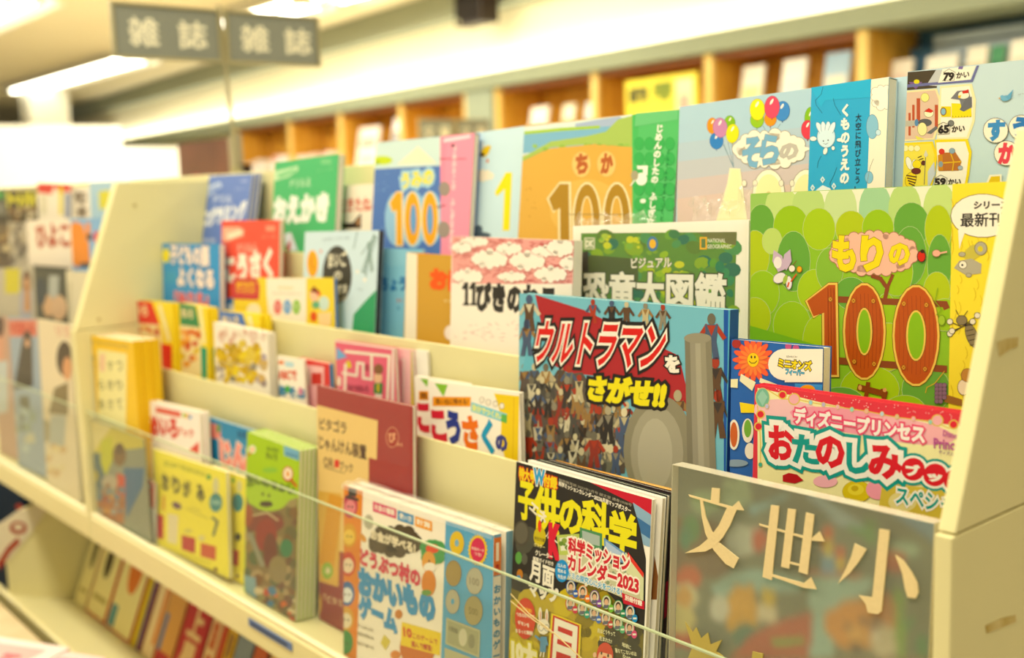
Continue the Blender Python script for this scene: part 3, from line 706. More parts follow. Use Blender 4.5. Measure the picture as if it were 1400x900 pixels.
A2.ell(826, 412, 42, 44, '#dcedf1').ell(812, 424, 3, 4, '#333333').ell(836, 420, 3, 4, '#333333').line([(812, 436), (824, 441), (836, 434)], 2, '#333333').ell(760, 412, 17, 11, W_, '#5a8aa0', 2).ell(895, 418, 14, 9, W_, '#5a8aa0', 2).ell(822, 475, 10, 18, W_, '#5a8aa0', 2, .3).ell(862, 460, 8, 10, W_, '#5a8aa0', 2)
A2.vtext('くものうえの ふしぎなくに', (926, 232), (912, 1130), 50, W_, .06).vtext('大空に飛び立とう!', (992, 280), (985, 690), 32, '#2c3a48', .012)
for x, y in ((808, 622), (757, 664), (866, 655)): A2.poly([(x, y-18), (x+12, y), (x, y+18), (x-12, y)], '#e9f2ee'); A2.poly([(x, y-9), (x+6, y), (x, y+9), (x-6, y)], '#8ab8cc')
A2.poly([(775, 675), (808, 650), (850, 668), (850, 685), (775, 685)], '#e9f2ee')
A2.build('band_print', b.root)
b.copy(.012, .0155, bare=True, label='rear copy of the sky blue balloon picture book, only its white edge showing')
b = Book('picture_book', 'yellow green picture book edge between the cloud cover and the numbered tower cover', 'picture book', (1150, 123), (1246, 109), .95, FA, .006, 3, '#c8de3a', 'pages', group=RW)
A = b.art; A.poly([(1150, 105), (1250, 105), (1250, 118), (1150, 132)], '#fbfbe0')
A.poly([(1215, 205), (1250, 205), (1250, 420), (1210, 420)], '#9cc83a'); b.flat()
b = Book('picture_book', 'grey blue picture book with numbered floors 79, 65 and 59 かい at the top right', 'picture book', (1241, 98), (1492, 72), .900, FA, .014, 3, '#bfd3d6', 'pages', group='tall 100-storey picture books', top='spine')
A = b.art.K(1200, 70, 4.5)
def frame(pts, c, w_): A.line(pts+[pts[0]], w_, c)
A.poly([(180, 130), (360, 115), (365, 225), (180, 240)], '#4a4030').poly([(190, 190), (275, 190), (235, 235)], '#7a5a8a').ell(240, 188, 18, 14, '#dccf3c').poly([(360, 115), (300, 210), (365, 215), (405, 115)], '#c4c4c2')
A.poly([(170, 225), (380, 205), (585, 190), (625, 88), (610, 88), (575, 175), (375, 190), (180, 205)], '#6d6f9c')
A.poly([(400, 110), (605, 90), (570, 175), (372, 195)], '#f7efda').poly([(500, 95), (528, 92), (522, 112), (495, 110)], '#7a6aa0').text('79', (405, 180), (465, 178), 45, '#2c2420', .06).line([(398, 182), (470, 180), (478, 130), (440, 110), (405, 130)], 2.5, '#333').text('かい', (485, 168), (562, 160), 36, '#3a302a', .04)
A.poly([(170, 245), (365, 230), (388, 300), (385, 440), (350, 545), (160, 555)], '#f2e2ae').poly([(172, 255), (355, 240), (375, 300), (372, 440), (338, 535), (162, 545)], '#dcbfa8')
A.poly([(385, 215), (580, 200), (605, 300), (598, 430), (560, 540), (365, 545)], '#f2e6b4').poly([(392, 228), (565, 213), (588, 300), (582, 430), (548, 528), (372, 535), (388, 440)], '#f8efdc')
for q in ((240, 290, 262, 430), (213, 330, 228, 470), (352, 330, 372, 470), (190, 380, 204, 520)): A.rect(*q, '#b5573c')
A.poly([(160, 430), (235, 425), (235, 460), (160, 465)], '#b9b3a4').ell(240, 440, 12, 22, '#5a84ac').ell(292, 440, 42, 24, '#5b5b5c').ell(275, 480, 28, 40, '#f3e8a8', '#7a6a4a', 2).ell(315, 382, 28, 24, '#f6edc8', '#5a4a3a', 2).poly([(288, 372), (315, 350), (345, 368), (330, 380)], '#c93a30').poly([(230, 520), (290, 540), (245, 545)], '#e6dc6a').ell(292, 285, 24, 26, '#efe794', '#a09050', 2).poly([(300, 505), (360, 460), (372, 475), (330, 510)], '#6c6c6c')
A.poly([(455, 320), (575, 325), (580, 405), (455, 412)], '#ecd93c').rect(392, 340, 452, 405, '#e4cf3a').ell(405, 372, 14, 20, '#8fb6c8', '#7a3a2a', 5).ell(452, 444, 16, 16, '#7a7a76', '#4a4a48', 4).poly([(450, 292), (490, 245), (560, 240), (575, 300), (520, 360), (505, 300)], '#77777a').ell(530, 270, 34, 24, '#f6edd4', '#5a4a3a', 2).poly([(520, 248), (560, 235), (560, 258), (525, 262)], '#c93a30').poly([(495, 275), (515, 270), (510, 290), (498, 288)], '#e6b92c').poly([(505, 360), (545, 290), (580, 280), (582, 345), (530, 372)], '#6c6c70')
for i in range(7): A.ell(463+i*18, 402, 3, 3, '#8a7a2c')
A.text('65', (375, 505), (437, 500), 44, '#2c2420', .06).line([(372, 512), (442, 508), (448, 455), (405, 437), (372, 455)], 2.5, '#333').text('かい', (458, 498), (535, 492), 36, '#3a302a', .04)
A.poly([(155, 565), (340, 555), (368, 640), (350, 780), (330, 850), (130, 850)], '#efd23c').poly([(158, 578), (330, 568), (352, 640), (335, 770), (315, 850), (130, 850)], '#eedb66')
A.poly([(350, 545), (555, 540), (580, 620), (565, 760), (545, 850), (345, 850), (370, 700)], '#f0d63e').poly([(362, 562), (540, 556), (562, 630), (548, 760), (530, 850), (350, 850), (372, 700)], '#f8efdc')
for i in range(3): A.ell(172+i*36, 598, 18, 18, '#f6ecb4', '#c9b040', 2)
A.ell(195, 690, 17, 40, '#f3efe0', '#8a7a4a', 2, -.3).ell(222, 700, 12, 34, '#f3efe0', '#8a7a4a', 2, .2).ell(205, 790, 32, 46, '#efd23c', '#4a3020', 2, .35)
for i in range(4): A.line([(180+i*5, 765+i*16), (240-i*4, 775+i*18)], 8, '#5a3a22')
A.ell(243, 697, 26, 26, '#efd94c', '#6a5020', 2).ell(283, 688, 13, 16, '#5a2e20').ell(238, 738, 30, 20, '#6a2e24').line([(298, 625), (288, 820)], 4, '#7a7468').poly([(298, 608), (312, 640), (298, 655), (286, 640)], '#d8d2c0').line([(250, 655), (272, 645)], 5, '#3a2418').line([(258, 668), (282, 660)], 5, '#3a2418')
A.poly([(310, 740), (350, 680), (355, 760), (320, 830), (310, 830)], '#c8cdd2')
A.poly([(375, 640), (405, 625), (480, 622), (518, 680), (500, 735), (378, 738)], '#b4703a', ).poly([(375, 735), (372, 640), (400, 632), (405, 736)], '#c98a2c').line([(378, 690), (515, 680)], 8, '#dcae44').line([(450, 625), (470, 680), (462, 736)], 7, '#dcae44').ell(396, 618, 18, 18, '#cf4436').ell(460, 614, 17, 16, '#8ea6b4', '#5a6a74', 2).ell(390, 696, 14, 18, '#8a9aa4').ell(510, 718, 14, 12, '#a9b4ba', '#6a747a', 2)
A.text('59', (355, 828), (418, 824), 42, '#2c2420', .06).line([(352, 835), (425, 832), (430, 782), (390, 762), (358, 780)], 2.5, '#333').text('かい', (437, 822), (512, 818), 34, '#3a302a', .04)
A.ell(790, 290, 28, 16, '#79b0cc', '#4a7890', 1.5, -.2).poly([(788, 285), (838, 235), (820, 285), (845, 268), (810, 300)], '#6ba6c6').ell(768, 283, 12, 12, '#79b0cc').poly([(742, 290), (758, 284), (758, 294)], '#d8a050').line([(865, 268), (885, 264)], 2, '#7a7468').line([(892, 262), (900, 261)], 2, '#7a7468')
for cx, cy, ch, cc in ((728, 488, 'す', '#4a8cc4'), (885, 470, 'う', '#3a78b8'), (795, 628, 'か', '#e0505c')): A.ell(cx, cy, 75, 75, '#faf1dc', '#4a4038', 3).text(ch, (cx-46, cy+58), (cx+46, cy+55), 112, cc, .07)
A.poly([(655, 850), (690, 762), (765, 757), (768, 850)], '#f8f0d8').poly([(665, 850), (700, 772), (755, 768), (757, 850)], '#e8c428')
b.flat()

# ---------------------------------------------------------------- row B
b = Book('paperback', 'blue paperback 子どもの脳がよくなる leaning on the middle tier near the far end', 'book', (222, 333), (300, 334), .83, FB, .010, 4, '#2f93cf', 'pages')
A = b.art.K(200, 200, 3.914)
A.ell(106, 584, 20, 40, '#f2e23a').text('子どもの脳', (130, 625), (335, 640), 95, '#fbe9dc', .06, (('#2a6fa8', .12),)).text('よくなる', (170, 745), (360, 762), 92, '#fbe9dc', .07, (('#2a6fa8', .13),)).text('「ぬりえ」', (155, 840), (330, 850), 60, '#e4646c', .06, (('#f3c9c4', .10),)).rect(105, 670, 165, 730, '#4a9fcb')
b.flat()
b = Book('workbook', 'orange red craft workbook titled こうさく on the middle tier', 'book', (303, 302), (382, 301), .853, FB, .008, 5, '#e8503a', 'pages')
A = b.art.K(200, 200, 3.914)
A.poly([(410, 432), (495, 430), (525, 448), (520, 480), (430, 512), (405, 505)], '#f2b49a').poly([(430, 470), (505, 445), (515, 470), (440, 500)], '#fbe6c8').text('ドリルん', (490, 570), (595, 565), 45, '#f7c3ae', .03).text('こうさく', (432, 725), (672, 695), 128, '#fdf3df', .09)
A.rect(640, 425, 690, 455, '#f29a80').text('シール', (618, 495), (695, 490), 18, '#f29a80')
A.ell(450, 870, 40, 60, '#4f86b8').ell(450, 880, 26, 36, '#dfe9ea'); b.flat()
b = Book('activity_book', 'yellow activity book with three coloured circles and a bluish spine, front of the middle tier', 'book', (318, 380), (456, 380), .823, FB, .006, 3, '#f3d93c', 'spine', spine='#3a72b8')
A = b.art.K(200, 380, 5.0)
for i in range(12): A.rect(580, 10+i*28, 1290, 22+i*28, '#f0d02e')
A.poly([(590, -20), (755, -20), (775, 60), (770, 150), (590, 145)], '#c8414a').text('お金であそぼう', (615, 65), (745, 68), 42, '#ecc23a', .05).text('ワークブック', (618, 110), (745, 112), 40, '#ecc23a', .05)
A.ell(735, 225, 48, 50, '#f7eec8').poly([(820, -30), (1095, -30), (1095, 330), (840, 290), (825, 120)], '#faf1dc').text('あそびながら', (905, 78), (1005, 80), 20, '#e0c070').text('かんがえる力がつく', (865, 112), (1060, 118), 16, '#b8ae98')
for cx, cc in ((900, '#e06a6c'), (965, '#6aa4d8'), (1028, '#8cc04c')): A.ell(cx, 200, 26, 50, cc).line([(cx-10, 180), (cx+10, 225)], 4, '#f7e9dc').line([(cx+8, 178), (cx-8, 200)], 4, '#f7e9dc')
A.ell(1150, 115, 33, 48, '#f6c9a8').poly([(1120, 95), (1145, 55), (1185, 90), (1180, 110)], '#8a4a30').ell(1180, 108, 12, 14, '#d8443a').ell(1215, 175, 36, 50, '#cfe3d8').ell(1160, 185, 26, 26, '#6cae84').ell(1145, 265, 22, 36, '#dd5a38').poly([(1175, 240), (1265, 235), (1262, 330), (1180, 325)], '#f8d9a4')
b.flat()
b = Book('picture_book', 'grey blue picture book with a dark oval lettered まいごの and a black spine', 'picture book', (417, 317), (518, 315), .85, FB, .009, 7, '#c6dbe2', 'spine', spine='#2b2f33')
A = b.art.K(200, 200, 3.914)
A.poly([(1110, 900), (1180, 820), (1250, 770), (1255, 1100), (1090, 1100)], '#3f9a68').ell(1022, 690, 78, 158, '#3c3a32').ell(890, 628, 30, 72, '#efab44').line([(888, 590), (880, 625), (896, 660)], 4, '#8a5a2c')
A.text('まいご', (975, 650), (1072, 640), 78, '#f0ead0', .03).text('の', (1005, 715), (1045, 712), 42, '#f0ead0', .03).text('だま', (1025, 790), (1075, 785), 46, '#f0ead0', .02).text('しい', (1030, 830), (1075, 826), 34, '#f0ead0', .02)
A.line([(1220, 470), (1190, 560), (1175, 700)], 5, '#6f8a84').line([(1225, 480), (1150, 580)], 4, '#7d968f').line([(1130, 455), (1110, 550)], 4, '#7d968f')
for i in range(10): A.ell(1225-i*7, 490+i*20, 14, 6, '#7d968f', rot=.7); A.ell(1190+i*2, 520+i*16, 12, 5, '#8aa39a', rot=-.7)
A.ell(1170, 715, 9, 10, '#f7efe0').ell(1130, 672, 7, 10, '#f7efe0').text('さがしている', (945, 505), (1085, 495), 10, '#8a9aa0').ell(935, 563, 5, 10, '#e68a7a').line([(1130, 765), (1160, 770)], 3, '#8a9aa0').poly([(1010, 850), (1060, 830), (1070, 1000), (1030, 1000)], '#a9c4cc')
b.flat()
b = Book('picture_book', 'light blue picture book lettered ちょ below the sea cover on the middle tier', 'picture book', (500, 339), (578, 341), .868, FB, .004, 4, '#7fc0da', 'pages')
A = b.art.K(500, 130, 3.0)
A.text('くちょう', (30, 800), (165, 802), 52, '#3a7cb4', .06).text('さく', (128, 850), (150, 850), 14, '#d4604c', .04).text('え', (128, 880), (142, 880), 12, '#3a7cb4').rect(80, 630, 165, 700, '#94cbe0'); b.flat()
b = Book('picture_book', 'ochre picture book lettered おに in orange with a cream strip along its left edge', 'picture book', (556, 345), (650, 352), .855, FB, .009, 5, '#c9982e', 'pages')
A = b.art.K(500, 130, 3.0)
A.poly([(160, 640), (212, 652), (208, 1010), (160, 1010)], '#f5ead2').text('おに', (268, 790), (400, 802), 72, '#e8642e', .09).text('やまの', (320, 850), (380, 850), 10, '#f0dca4').poly([(215, 640), (300, 630), (300, 645), (215, 655)], '#ee9a3c').ell(345, 975, 22, 30, '#f7e9dc')
b.flat()
b = Book('picture_book', 'white picture book with red sketched clouds lettered 11ぴきのねこ on the middle tier', 'picture book', (618, 323), (785, 329), .835, FB, .013, 4, '#f7efdf', 'spine', spine='#f6efe2')
A = b.art.K(500, 130, 3.0)
A.poly([(355, 580), (860, 597), (860, 800), (355, 770)], '#e9a8a0')
rr = random.Random(8)
for i in range(420):
    x, y = rr.uniform(360, 855), rr.uniform(590, 790 if i % 3 else 960); A.layer -= 1 if i % 8 else 0
    A.line([(x, y), (x+rr.uniform(8, 26), y+rr.uniform(-9, 9))], 2.2, rr.choice(['#c4575a', '#b8454a', '#d88a86']))
for cx, cy, rx, ry in ((445, 602, 62, 20), (510, 672, 72, 36), (590, 630, 52, 24), (665, 680, 70, 36), (740, 640, 60, 22), (800, 625, 50, 34), (760, 735, 66, 30), (420, 745, 60, 30), (840, 690, 40, 26), (395, 625, 40, 22), (600, 745, 60, 20)): A.cloud(cx, cy, rx, ry, '#f9f1e1', '#d0807c', 2, 12, .35)
A.poly([(350, 775), (860, 775), (860, 1100), (350, 1100)], '#f8f0e0')
for i in range(60):
    x, y = rr.uniform(360, 850), rr.uniform(930, 1010); A.layer -= 1 if i % 8 else 0
    A.line([(x, y), (x+rr.uniform(8, 20), y+rr.uniform(-6, 6))], 2, '#e0b0aa')
[A.poly([(x, 790), (x+14, 768), (x+26, 768), (x+25, 852), (x+32, 858), (x+31, 864), (x+4, 863), (x+4, 857), (x+12, 851), (x+13, 796), (x+2, 798)], '#2f2c28') for x in (396, 426)]; A.text('ぴきのねこ', (458, 880), (775, 900), 105, '#2f2c28', .07); b.flat()
b = Book('encyclopedia', 'green dinosaur encyclopedia 恐竜大図鑑 in a white frame inside crumpled clear plastic', 'book', (783, 309), (1024, 300), .862, FB, .010, 4, '#f4efe0', 'pages')
A = b.art.K(780, 280, 5.385)
A.poly([(78, 210), (1225, 200), (1205, 900), (88, 900)], '#5d8a3c')
A.spots(80, 215, 1215, 800, 60, 30, 75, ['#4f8f56', '#6fa03e', '#3f7a4c', '#86a838', '#5a7c34', '#2f6e58'], .8)
A.spots(550, 330, 900, 720, 46, 16, 42, ['#b4c43a', '#94b83a', '#7aa23c', '#c9cf4a'], .7)
A.spots(200, 230, 560, 330, 16, 12, 30, ['#c9cf4a', '#7fae48', '#a8c050'], .9).spots(960, 380, 1190, 720, 22, 14, 36, ['#3c8a5a', '#a8c050', '#2c7a58', '#5f9a3c'], 1.3)
A.poly([(85, 400), (150, 370), (500, 400), (500, 560), (300, 600), (88, 620)], '#4b5a30').poly([(85, 350), (130, 340), (140, 680), (85, 680)], '#33302a').poly([(930, 205), (1222, 200), (1220, 300), (1050, 260)], '#6b7042')
A.rect(103, 243, 180, 328, '#e7e6cc').rect(110, 250, 173, 321, '#6d8f4e').text('DK', (115, 310), (168, 310), 46, '#f2f0dc', .06)
A.ell(606, 288, 40, 55, '#4a7ca8').ell(606, 288, 24, 34, '#eebc3c').rect(953, 238, 1006, 330, '#e9b42c').rect(964, 250, 995, 318, '#5f7c4a')
A.text('NATIONAL', (1012, 278), (1142, 278), 28, '#e6e8d0', .02).text('GEOGRAPHIC', (1008, 322), (1186, 322), 28, '#e6e8d0', .02)
A.text('ビジュアル', (450, 466), (745, 460), 72, '#f2eedc', .03, (('#4a5a30', .07),)).text('恐竜大図鑑', (100, 745), (1140, 800), 250, '#f7f3e4', .035, (('#3d4a28', .07),)); b.flat()
dino = b
# mori
b = Book('picture_book', 'large green forest picture book lettered もりの 100 with a yellow paper band', 'picture book', (1026, 265), (1408, 247), .845, FB, .016, 2.5, '#9cc04a', 'pages', group='tall 100-storey picture books', top='spine')
A = b.art.K(1010, 240, 2.728)
gr = ['#a4c84c', '#b6d069', '#8fbf4a', '#c2d688', '#9ccb7a', '#a9cc72']
A.poly([(40, 70), (800, 35), (800, 130), (40, 170)], '#eef0d4')
for x, c in ((60, 0), (130, 1), (230, 5), (350, 3), (480, 4), (590, 5), (720, 1)): A.ell(x+30, 130, 62, 105, ['#9cc46a', '#c6dc8c', '#b4d07a', '#c9dda0', '#a6cfa0', '#bcd686'][c])
A.poly([(40, 215), (800, 200), (800, 900), (40, 900)], '#93bf44')
hills = [(85, 180, 48, 72, 5), (195, 190, 65, 78, 0), (300, 200, 60, 78, 1), (420, 200, 58, 68, 2), (520, 195, 58, 68, 0), (645, 185, 66, 84, 5), (745, 200, 50, 90, 2), (60, 300, 55, 95, 2), (125, 245, 36, 48, 3), (205, 320, 62, 112, 5), (90, 440, 62, 85, 0), (285, 430, 65, 80, 1), (340, 350, 50, 80, 4), (640, 300, 60, 110, 5), (750, 330, 45, 110, 5), (590, 360, 60, 90, 0), (740, 430, 50, 70, 2), (60, 530, 60, 75, 2), (200, 560, 70, 90, 0), (420, 440, 60, 60, 5), (300, 620, 60, 100, 1), (550, 520, 40, 80, 0), (560, 640, 60, 90, 2), (130, 640, 60, 50, 5), (490, 800, 110, 90, 1), (700, 800, 90, 90, 5), (770, 520, 60, 60, 0), (380, 850, 90, 60, 5), (620, 880, 80, 60, 0)]
hc = ['#9dc23a', '#aac83e', '#b4c63a', '#c0d67a', '#8cb84a', '#6ea548']
for x, y, rx, ry, c in hills: A.ell(x, y, rx, ry, hc[c], '#c2cf9a', 1.5)
A.poly([(42, 560), (320, 640), (320, 900), (42, 900)], '#7fb43c')
A.line([(365, 462), (770, 480), (775, 492)], 24, '#8a4a2a').line([(545, 470), (555, 420), (530, 385), (500, 375)], 15, '#8a4a2a').line([(555, 420), (575, 372)], 12, '#8a4a2a').line([(360, 690), (770, 722)], 26, '#8a4a2a')
A.cloud(505, 290, 175, 82, '#f2bfa8', '#b07a62', 3, 30, .2)
for ch, x, y, w_, h_ in (('も', 355, 352, 78, 120), ('り', 462, 350, 72, 118), ('の', 565, 330, 70, 72)): A.text(ch, (x, y), (x+w_, y), h_, '#f0dc30', .055, (('#9a7c2c', .07),))
wood = '#b95a2c'
for g, c in ((10, '#6a4a20'), (8, '#f0c86a'), (0, wood)):
    A.poly([(257-g, 468), (337, 408-g), (362+g, 408-g), (368+g, 744+g), (322-g, 744+g), (320-g, 512), (280, 525+g)], c)
for cx, cy, rx, ry, ix, iy in ((470, 582, 72, 174, 23, 82), (663, 597, 80, 182, 30, 88)):
    A.ell(cx, cy, rx, ry, wood, '#6a4a20', 10); A.ell(cx, cy, rx+8, ry+8, '#f0c86a'); A.ell(cx, cy, rx, ry, wood)
    for k in range(-4, 5): A.line([(cx+k*rx*.2, cy-ry*.82*math.sqrt(max(.05, 1-(k*.2)**2))), (cx+k*rx*.2+4, cy), (cx+k*rx*.2, cy+ry*.8*math.sqrt(max(.05, 1-(k*.2)**2)))], 1.6, '#94441f')
    A.ell(cx, cy, ix+9, iy+9, '#6a4a20'); A.ell(cx, cy, ix+7, iy+7, '#f0c86a'); A.ell(cx, cy, ix, iy, '#8dbb3c')
for x in (334, 345, 356): A.line([(x, 420), (x+3, 735)], 1.6, '#94441f')
for x, y in ((344, 462), (430, 467), (504, 468), (618, 478), (702, 483), (433, 694), (507, 703), (617, 716), (697, 722)): A.ell(x, y, 7, 8, '#e0a04a', '#7a4a20', 1.5).line([(x-4, y-4), (x+4, y+4)], 1.5, '#7a4a20').line([(x+4, y-4), (x-4, y+4)], 1.5, '#7a4a20')
A.line([(452, 790), (550, 815)], 22, '#8a4622').line([(485, 775), (475, 840)], 16, '#8a4622').line([(540, 800), (548, 870)], 16, '#8a4622').ell(455, 791, 7, 10, '#e0a86a').ell(547, 800, 7, 8, '#e0a86a')
A.poly([(133, 278), (165, 300), (175, 350), (150, 360), (128, 320)], '#cbb4c8').poly([(195, 275), (200, 320), (180, 355), (165, 330), (172, 295)], '#cbb4c8').ell(148, 325, 15, 22, '#f3ebe4').ell(155, 382, 24, 17, '#f3ebe4', '#a08a9a', 2, -.5).ell(190, 400, 10, 24, '#f3ebe4', '#a08a9a', 2).ell(176, 388, 8, 18, '#a8bf58', None, 0, .3).ell(201, 347, 11, 12, '#f7f0dc', '#6a5a4a', 2).line([(205, 335), (218, 318)], 2, '#8a3a2a').line([(190, 400), (185, 415)], 6, '#d85a2c').line([(198, 395), (218, 368)], 5, '#d85a2c').ell(229, 350, 8, 10, '#efb43c', '#c9702c', 2)
A.ell(684, 302, 14, 19, '#cf3a2a', '#3a2418', 3).ell(688, 283, 8, 7, '#3a2418').ell(740, 290, 14, 12, '#efb49c', '#a06a54', 2).line([(752, 290), (778, 285)], 6, '#efb49c')
A.line([(745, 420), (735, 470), (760, 500), (740, 520)], 3, '#8aa83a').ell(760, 540, 12, 18, '#a4c24a', '#6f8a2c', 2)
for i in range(14): A.ell(742+(i % 3)*14, 782+(i//3)*15, 8, 8, '#8a6a7e', '#5a4252', 1.5)
A.line([(770, 730), (735, 775), (705, 790), (700, 810)], 3, '#d8a848')
b.flat(); b.band(1300, 1408, 400, '#efd82e')
A2 = Art(lambda x, y: b.G(x, y)).K(1010, 240, 2.728); A2.layer = 112
rr = random.Random(4)
for i in range(46):
    x, y = rr.uniform(785, 960), rr.uniform(45, 840); l = rr.uniform(30, 80); A2.layer -= 1 if i % 5 else 0
    A2.line([(x, y), (x+6, y+l*.35), (x+7, y+l*.7), (x+1, y+l)], 1.8, '#d2b428')
A2.poly([(820, 200), (825, 275), (845, 205)], '#fbf3e2').ell(912, 150, 118, 80, '#fbf3e2', '#7a6a4a', 2.5).poly([(822, 195), (826, 268), (848, 205)], '#fbf3e2')
A2.text('シリーズ', (880, 124), (1010, 122), 28, '#2a2622', .05).text('最新刊!', (830, 192), (1000, 188), 50, '#1f1c1a', .02)
A2.poly([(830, 300), (865, 262), (900, 255), (915, 290), (870, 320)], '#c8bb5c').poly([(805, 345), (825, 318), (870, 310), (908, 330), (905, 365), (850, 372)], '#b3ac96').ell(838, 333, 14, 14, '#f3ecd8', '#5a5040', 2).ell(836, 334, 4, 4, '#2a2420').ell(905, 272, 22, 24, '#b3ac96', '#6a6250', 2).ell(903, 274, 10, 11, '#d8c84a').ell(860, 372, 10, 7, '#b3ac96', '#6a6250', 1.5).ell(835, 294, 12, 8, '#b3ac96', '#6a6250', 1.5)
A2.ell(872, 598, 20, 46, '#8a7c5c', '#3a3024', 2, -.35)
for i in range(5): A2.line([(845+i*5, 562+i*18), (872+i*5, 556+i*18)], 3, '#3a3024')
A2.ell(834, 540, 19, 17, '#8a7c5c', '#3a3024', 2).line([(825, 525), (812, 502)], 2.5, '#3a3024').line([(842, 524), (856, 505)], 2.5, '#3a3024')
for x, y in ((790, 545), (790, 590), (892, 522), (798, 580), (875, 545)): A2.line([(x, y), (835, 565)], 3, '#3a3024'); A2.ell(x, y, 10, 10, '#ece4cc', '#3a3024', 2)
A2.ell(840, 790, 20, 28, '#f3e0c4', '#6a5030', 2).ell(855, 745, 22, 24, '#c08a4a', '#6a5030', 2).poly([(770, 815), (835, 835), (835, 860), (770, 845)], '#9a6a3a')
A2.build('band_print', b.root)
mori = b
# plastic sheet round the dinosaur book
def plastic(book, x0, x1, z0, z1, y, amp, seed, name='plastic_wrap', nx=26, nz=8, parent=None):
    r = random.Random(seed); v = []; f = []
    ph = [r.uniform(0, 6) for _ in range(6)]
    for j in range(nz+1):
        for i in range(nx+1):
            u, w_ = i/nx, j/nz; x = x0+(x1-x0)*u; top = z1+.004*math.sin(u*17+ph[0])+.003*math.sin(u*41+ph[1])+(.012*max(0, (u-.7)/.3) if amp > .003 else 0)
            z = z0+(top-z0)*w_
            v.append((x, y+amp*w_*(math.sin(u*23+ph[2]+w_*4)+.6*math.sin(u*57+ph[3]-w_*9)+.5*r.uniform(-1, 1)), z))
    for j in range(nz):
        for i in range(nx): a = j*(nx+1)+i; f.append((a, a+1, a+nx+2, a+nx+1))
    return mesh(name, v, f, CRUMPLE, parent or book.root, smooth=False)
W2 = dino.w/2
box('plastic_wrap', (-W2-.001, W2+.001, -.0042, -.0036, 0, dino.h+.001), WRAP, dino.root)
plastic(dino, -W2-.001, -W2+.125, dino.h+.0012, dino.h+.010, .004, .003, 1)
plastic(dino, W2-.075, W2+.002, dino.h+.0012, dino.h+.022, .004, .0045, 2)

# ---------------------------------------------------------------- row C
for (l, x0, xs_, x1, y0, y1, c, accent, lab) in (
    (0, 169, 235, 244, 410, 415, '#e0403a', '#e0403a', 'red'), (1, 245, 283, 298, 414, 421, '#3a8a58', '#2f9c7c', 'green'), (2, 299, 355, 370, 425, 431, '#4f78b8', '#3f6fae', 'blue')):
    b = Book('drill_magazine', f'yellow drill magazine with {lab} panel, front copy of its pair', 'magazine', (x0, y0), (xs_, y1), .778+.0 if l else .774, FC, .007, 1.5, '#f3d823', 'spine', spine='#f0d020', group='yellow drill magazines')
    A = b.art
    A.poly([(x0, y0-4), (x0+(xs_-x0)*.58, y0-2), (x0+(xs_-x0)*.75, y0+34), (x0, y0+30)], c)
    A.poly([(x0, y0+30), (x0+(xs_-x0)*.75, y0+34), (x0+(xs_-x0)*.9, y0+100), (x0, y0+100)], '#f4e3ac')
    A.spots(x0+3, y0+38, x0+(xs_-x0)*.72, y0+86, 26, 2, 5, ['#d9643c', '#e8a24c', '#e0c04a', '#c9543c', '#f2b46a'])
    A.text('めいろ', (x0+(xs_-x0)*.1, y0+20), (x0+(xs_-x0)*.5, y0+22), 13, '#f6dfae', .05); A.line([(x0+(xs_-x0)*.75, y0+8), (xs_-4, y0+55)], 5, '#f7ecb4')
    A.poly([(x0+(xs_-x0)*.78, y0+60), (xs_, y0+62), (xs_, y0+110), (x0+(xs_-x0)*.82, y0+110)], accent)
    b.flat(); b.copy(.011, label=f'rear copy of the yellow drill magazine with {lab} panel, mostly hidden')
b = Book('comic_book', 'white picture book crowded with small yellow drawings on the lower middle tier', 'book', (292, 440), (366, 456), .758, FC, .006, 1, '#f3ead6', 'spine', spine='#e8e0cc')
A = b.art.K(200, 380, 5.0)
A.spots(480, 370, 820, 440, 30, 9, 18, ['#e6c9b8', '#d9b09a', '#efe2cc', '#e8d2c0'], 2.0)
A.spots(490, 450, 790, 590, 60, 16, 28, ['#d9b93a', '#e6cf4a', '#c9a52e', '#e0c860', '#b89a3c'], 1.1).spots(540, 600, 760, 710, 40, 14, 24, ['#d9b93a', '#e6cf4a', '#c9a52e', '#8a8474'], 1.1).spots(760, 480, 820, 740, 12, 14, 26, ['#b4a8b4', '#9a8a8a', '#d0b070'], 1.4)
A.line([(480, 575), (820, 612)], 6, '#b8ae9c').spots(480, 600, 530, 690, 8, 8, 14, ['#a89c94', '#cfc2b0'], 1.6)
b.flat(); b.copy(.0015, label='second copy of the white book with yellow drawings, right behind the first')
b = Book('picture_book', 'cream picture book with coloured letter shapes, left of the small red book', 'picture book', (379, 486), (415, 492), .765, FC, .004, 1, '#f6eedb', 'pages')
A = b.art.K(200, 380, 5.0)
A.poly([(905, 565), (940, 568), (940, 592), (905, 590)], '#ef8a54').poly([(950, 572), (1010, 578), (1008, 612), (950, 606)], '#bfdfe8').text('ABCで', (908, 690), (1030, 700), 58, '#d96a58', .06).text('あそぶ', (905, 800), (1100, 830), 62, '#3f86b0', .07).ell(965, 760, 18, 26, '#4fae52').ell(1055, 775, 16, 28, '#d88aa4')
b.flat()
b = Book('picture_book', 'small red picture book with a pink window and blue spine on the lower middle tier', 'picture book', (407, 489), (450, 498), .775, FC, .007, 1, '#d8302e', 'spine', spine='#3a9ad0')
A = b.art.K(200, 380, 5.0)
A.poly([(1060, 590), (1215, 608), (1215, 740), (1060, 740)], '#f4c3c0').rect(1130, 650, 1200, 730, '#c83a34').ell(1080, 680, 40, 80, '#f3ead8').ell(1100, 800, 50, 60, '#efe0c8').rect(1040, 740, 1250, 900, '#f0b4b8'); b.flat()
b = Book('maze_book', 'pink maze book with a cartoon soldier boy figure behind the dark red book', 'picture book', (458, 465), (539, 476), .775, FC, .006, 1, '#e4607c', 'pages')
A = b.art.K(420, 450, 3.913)
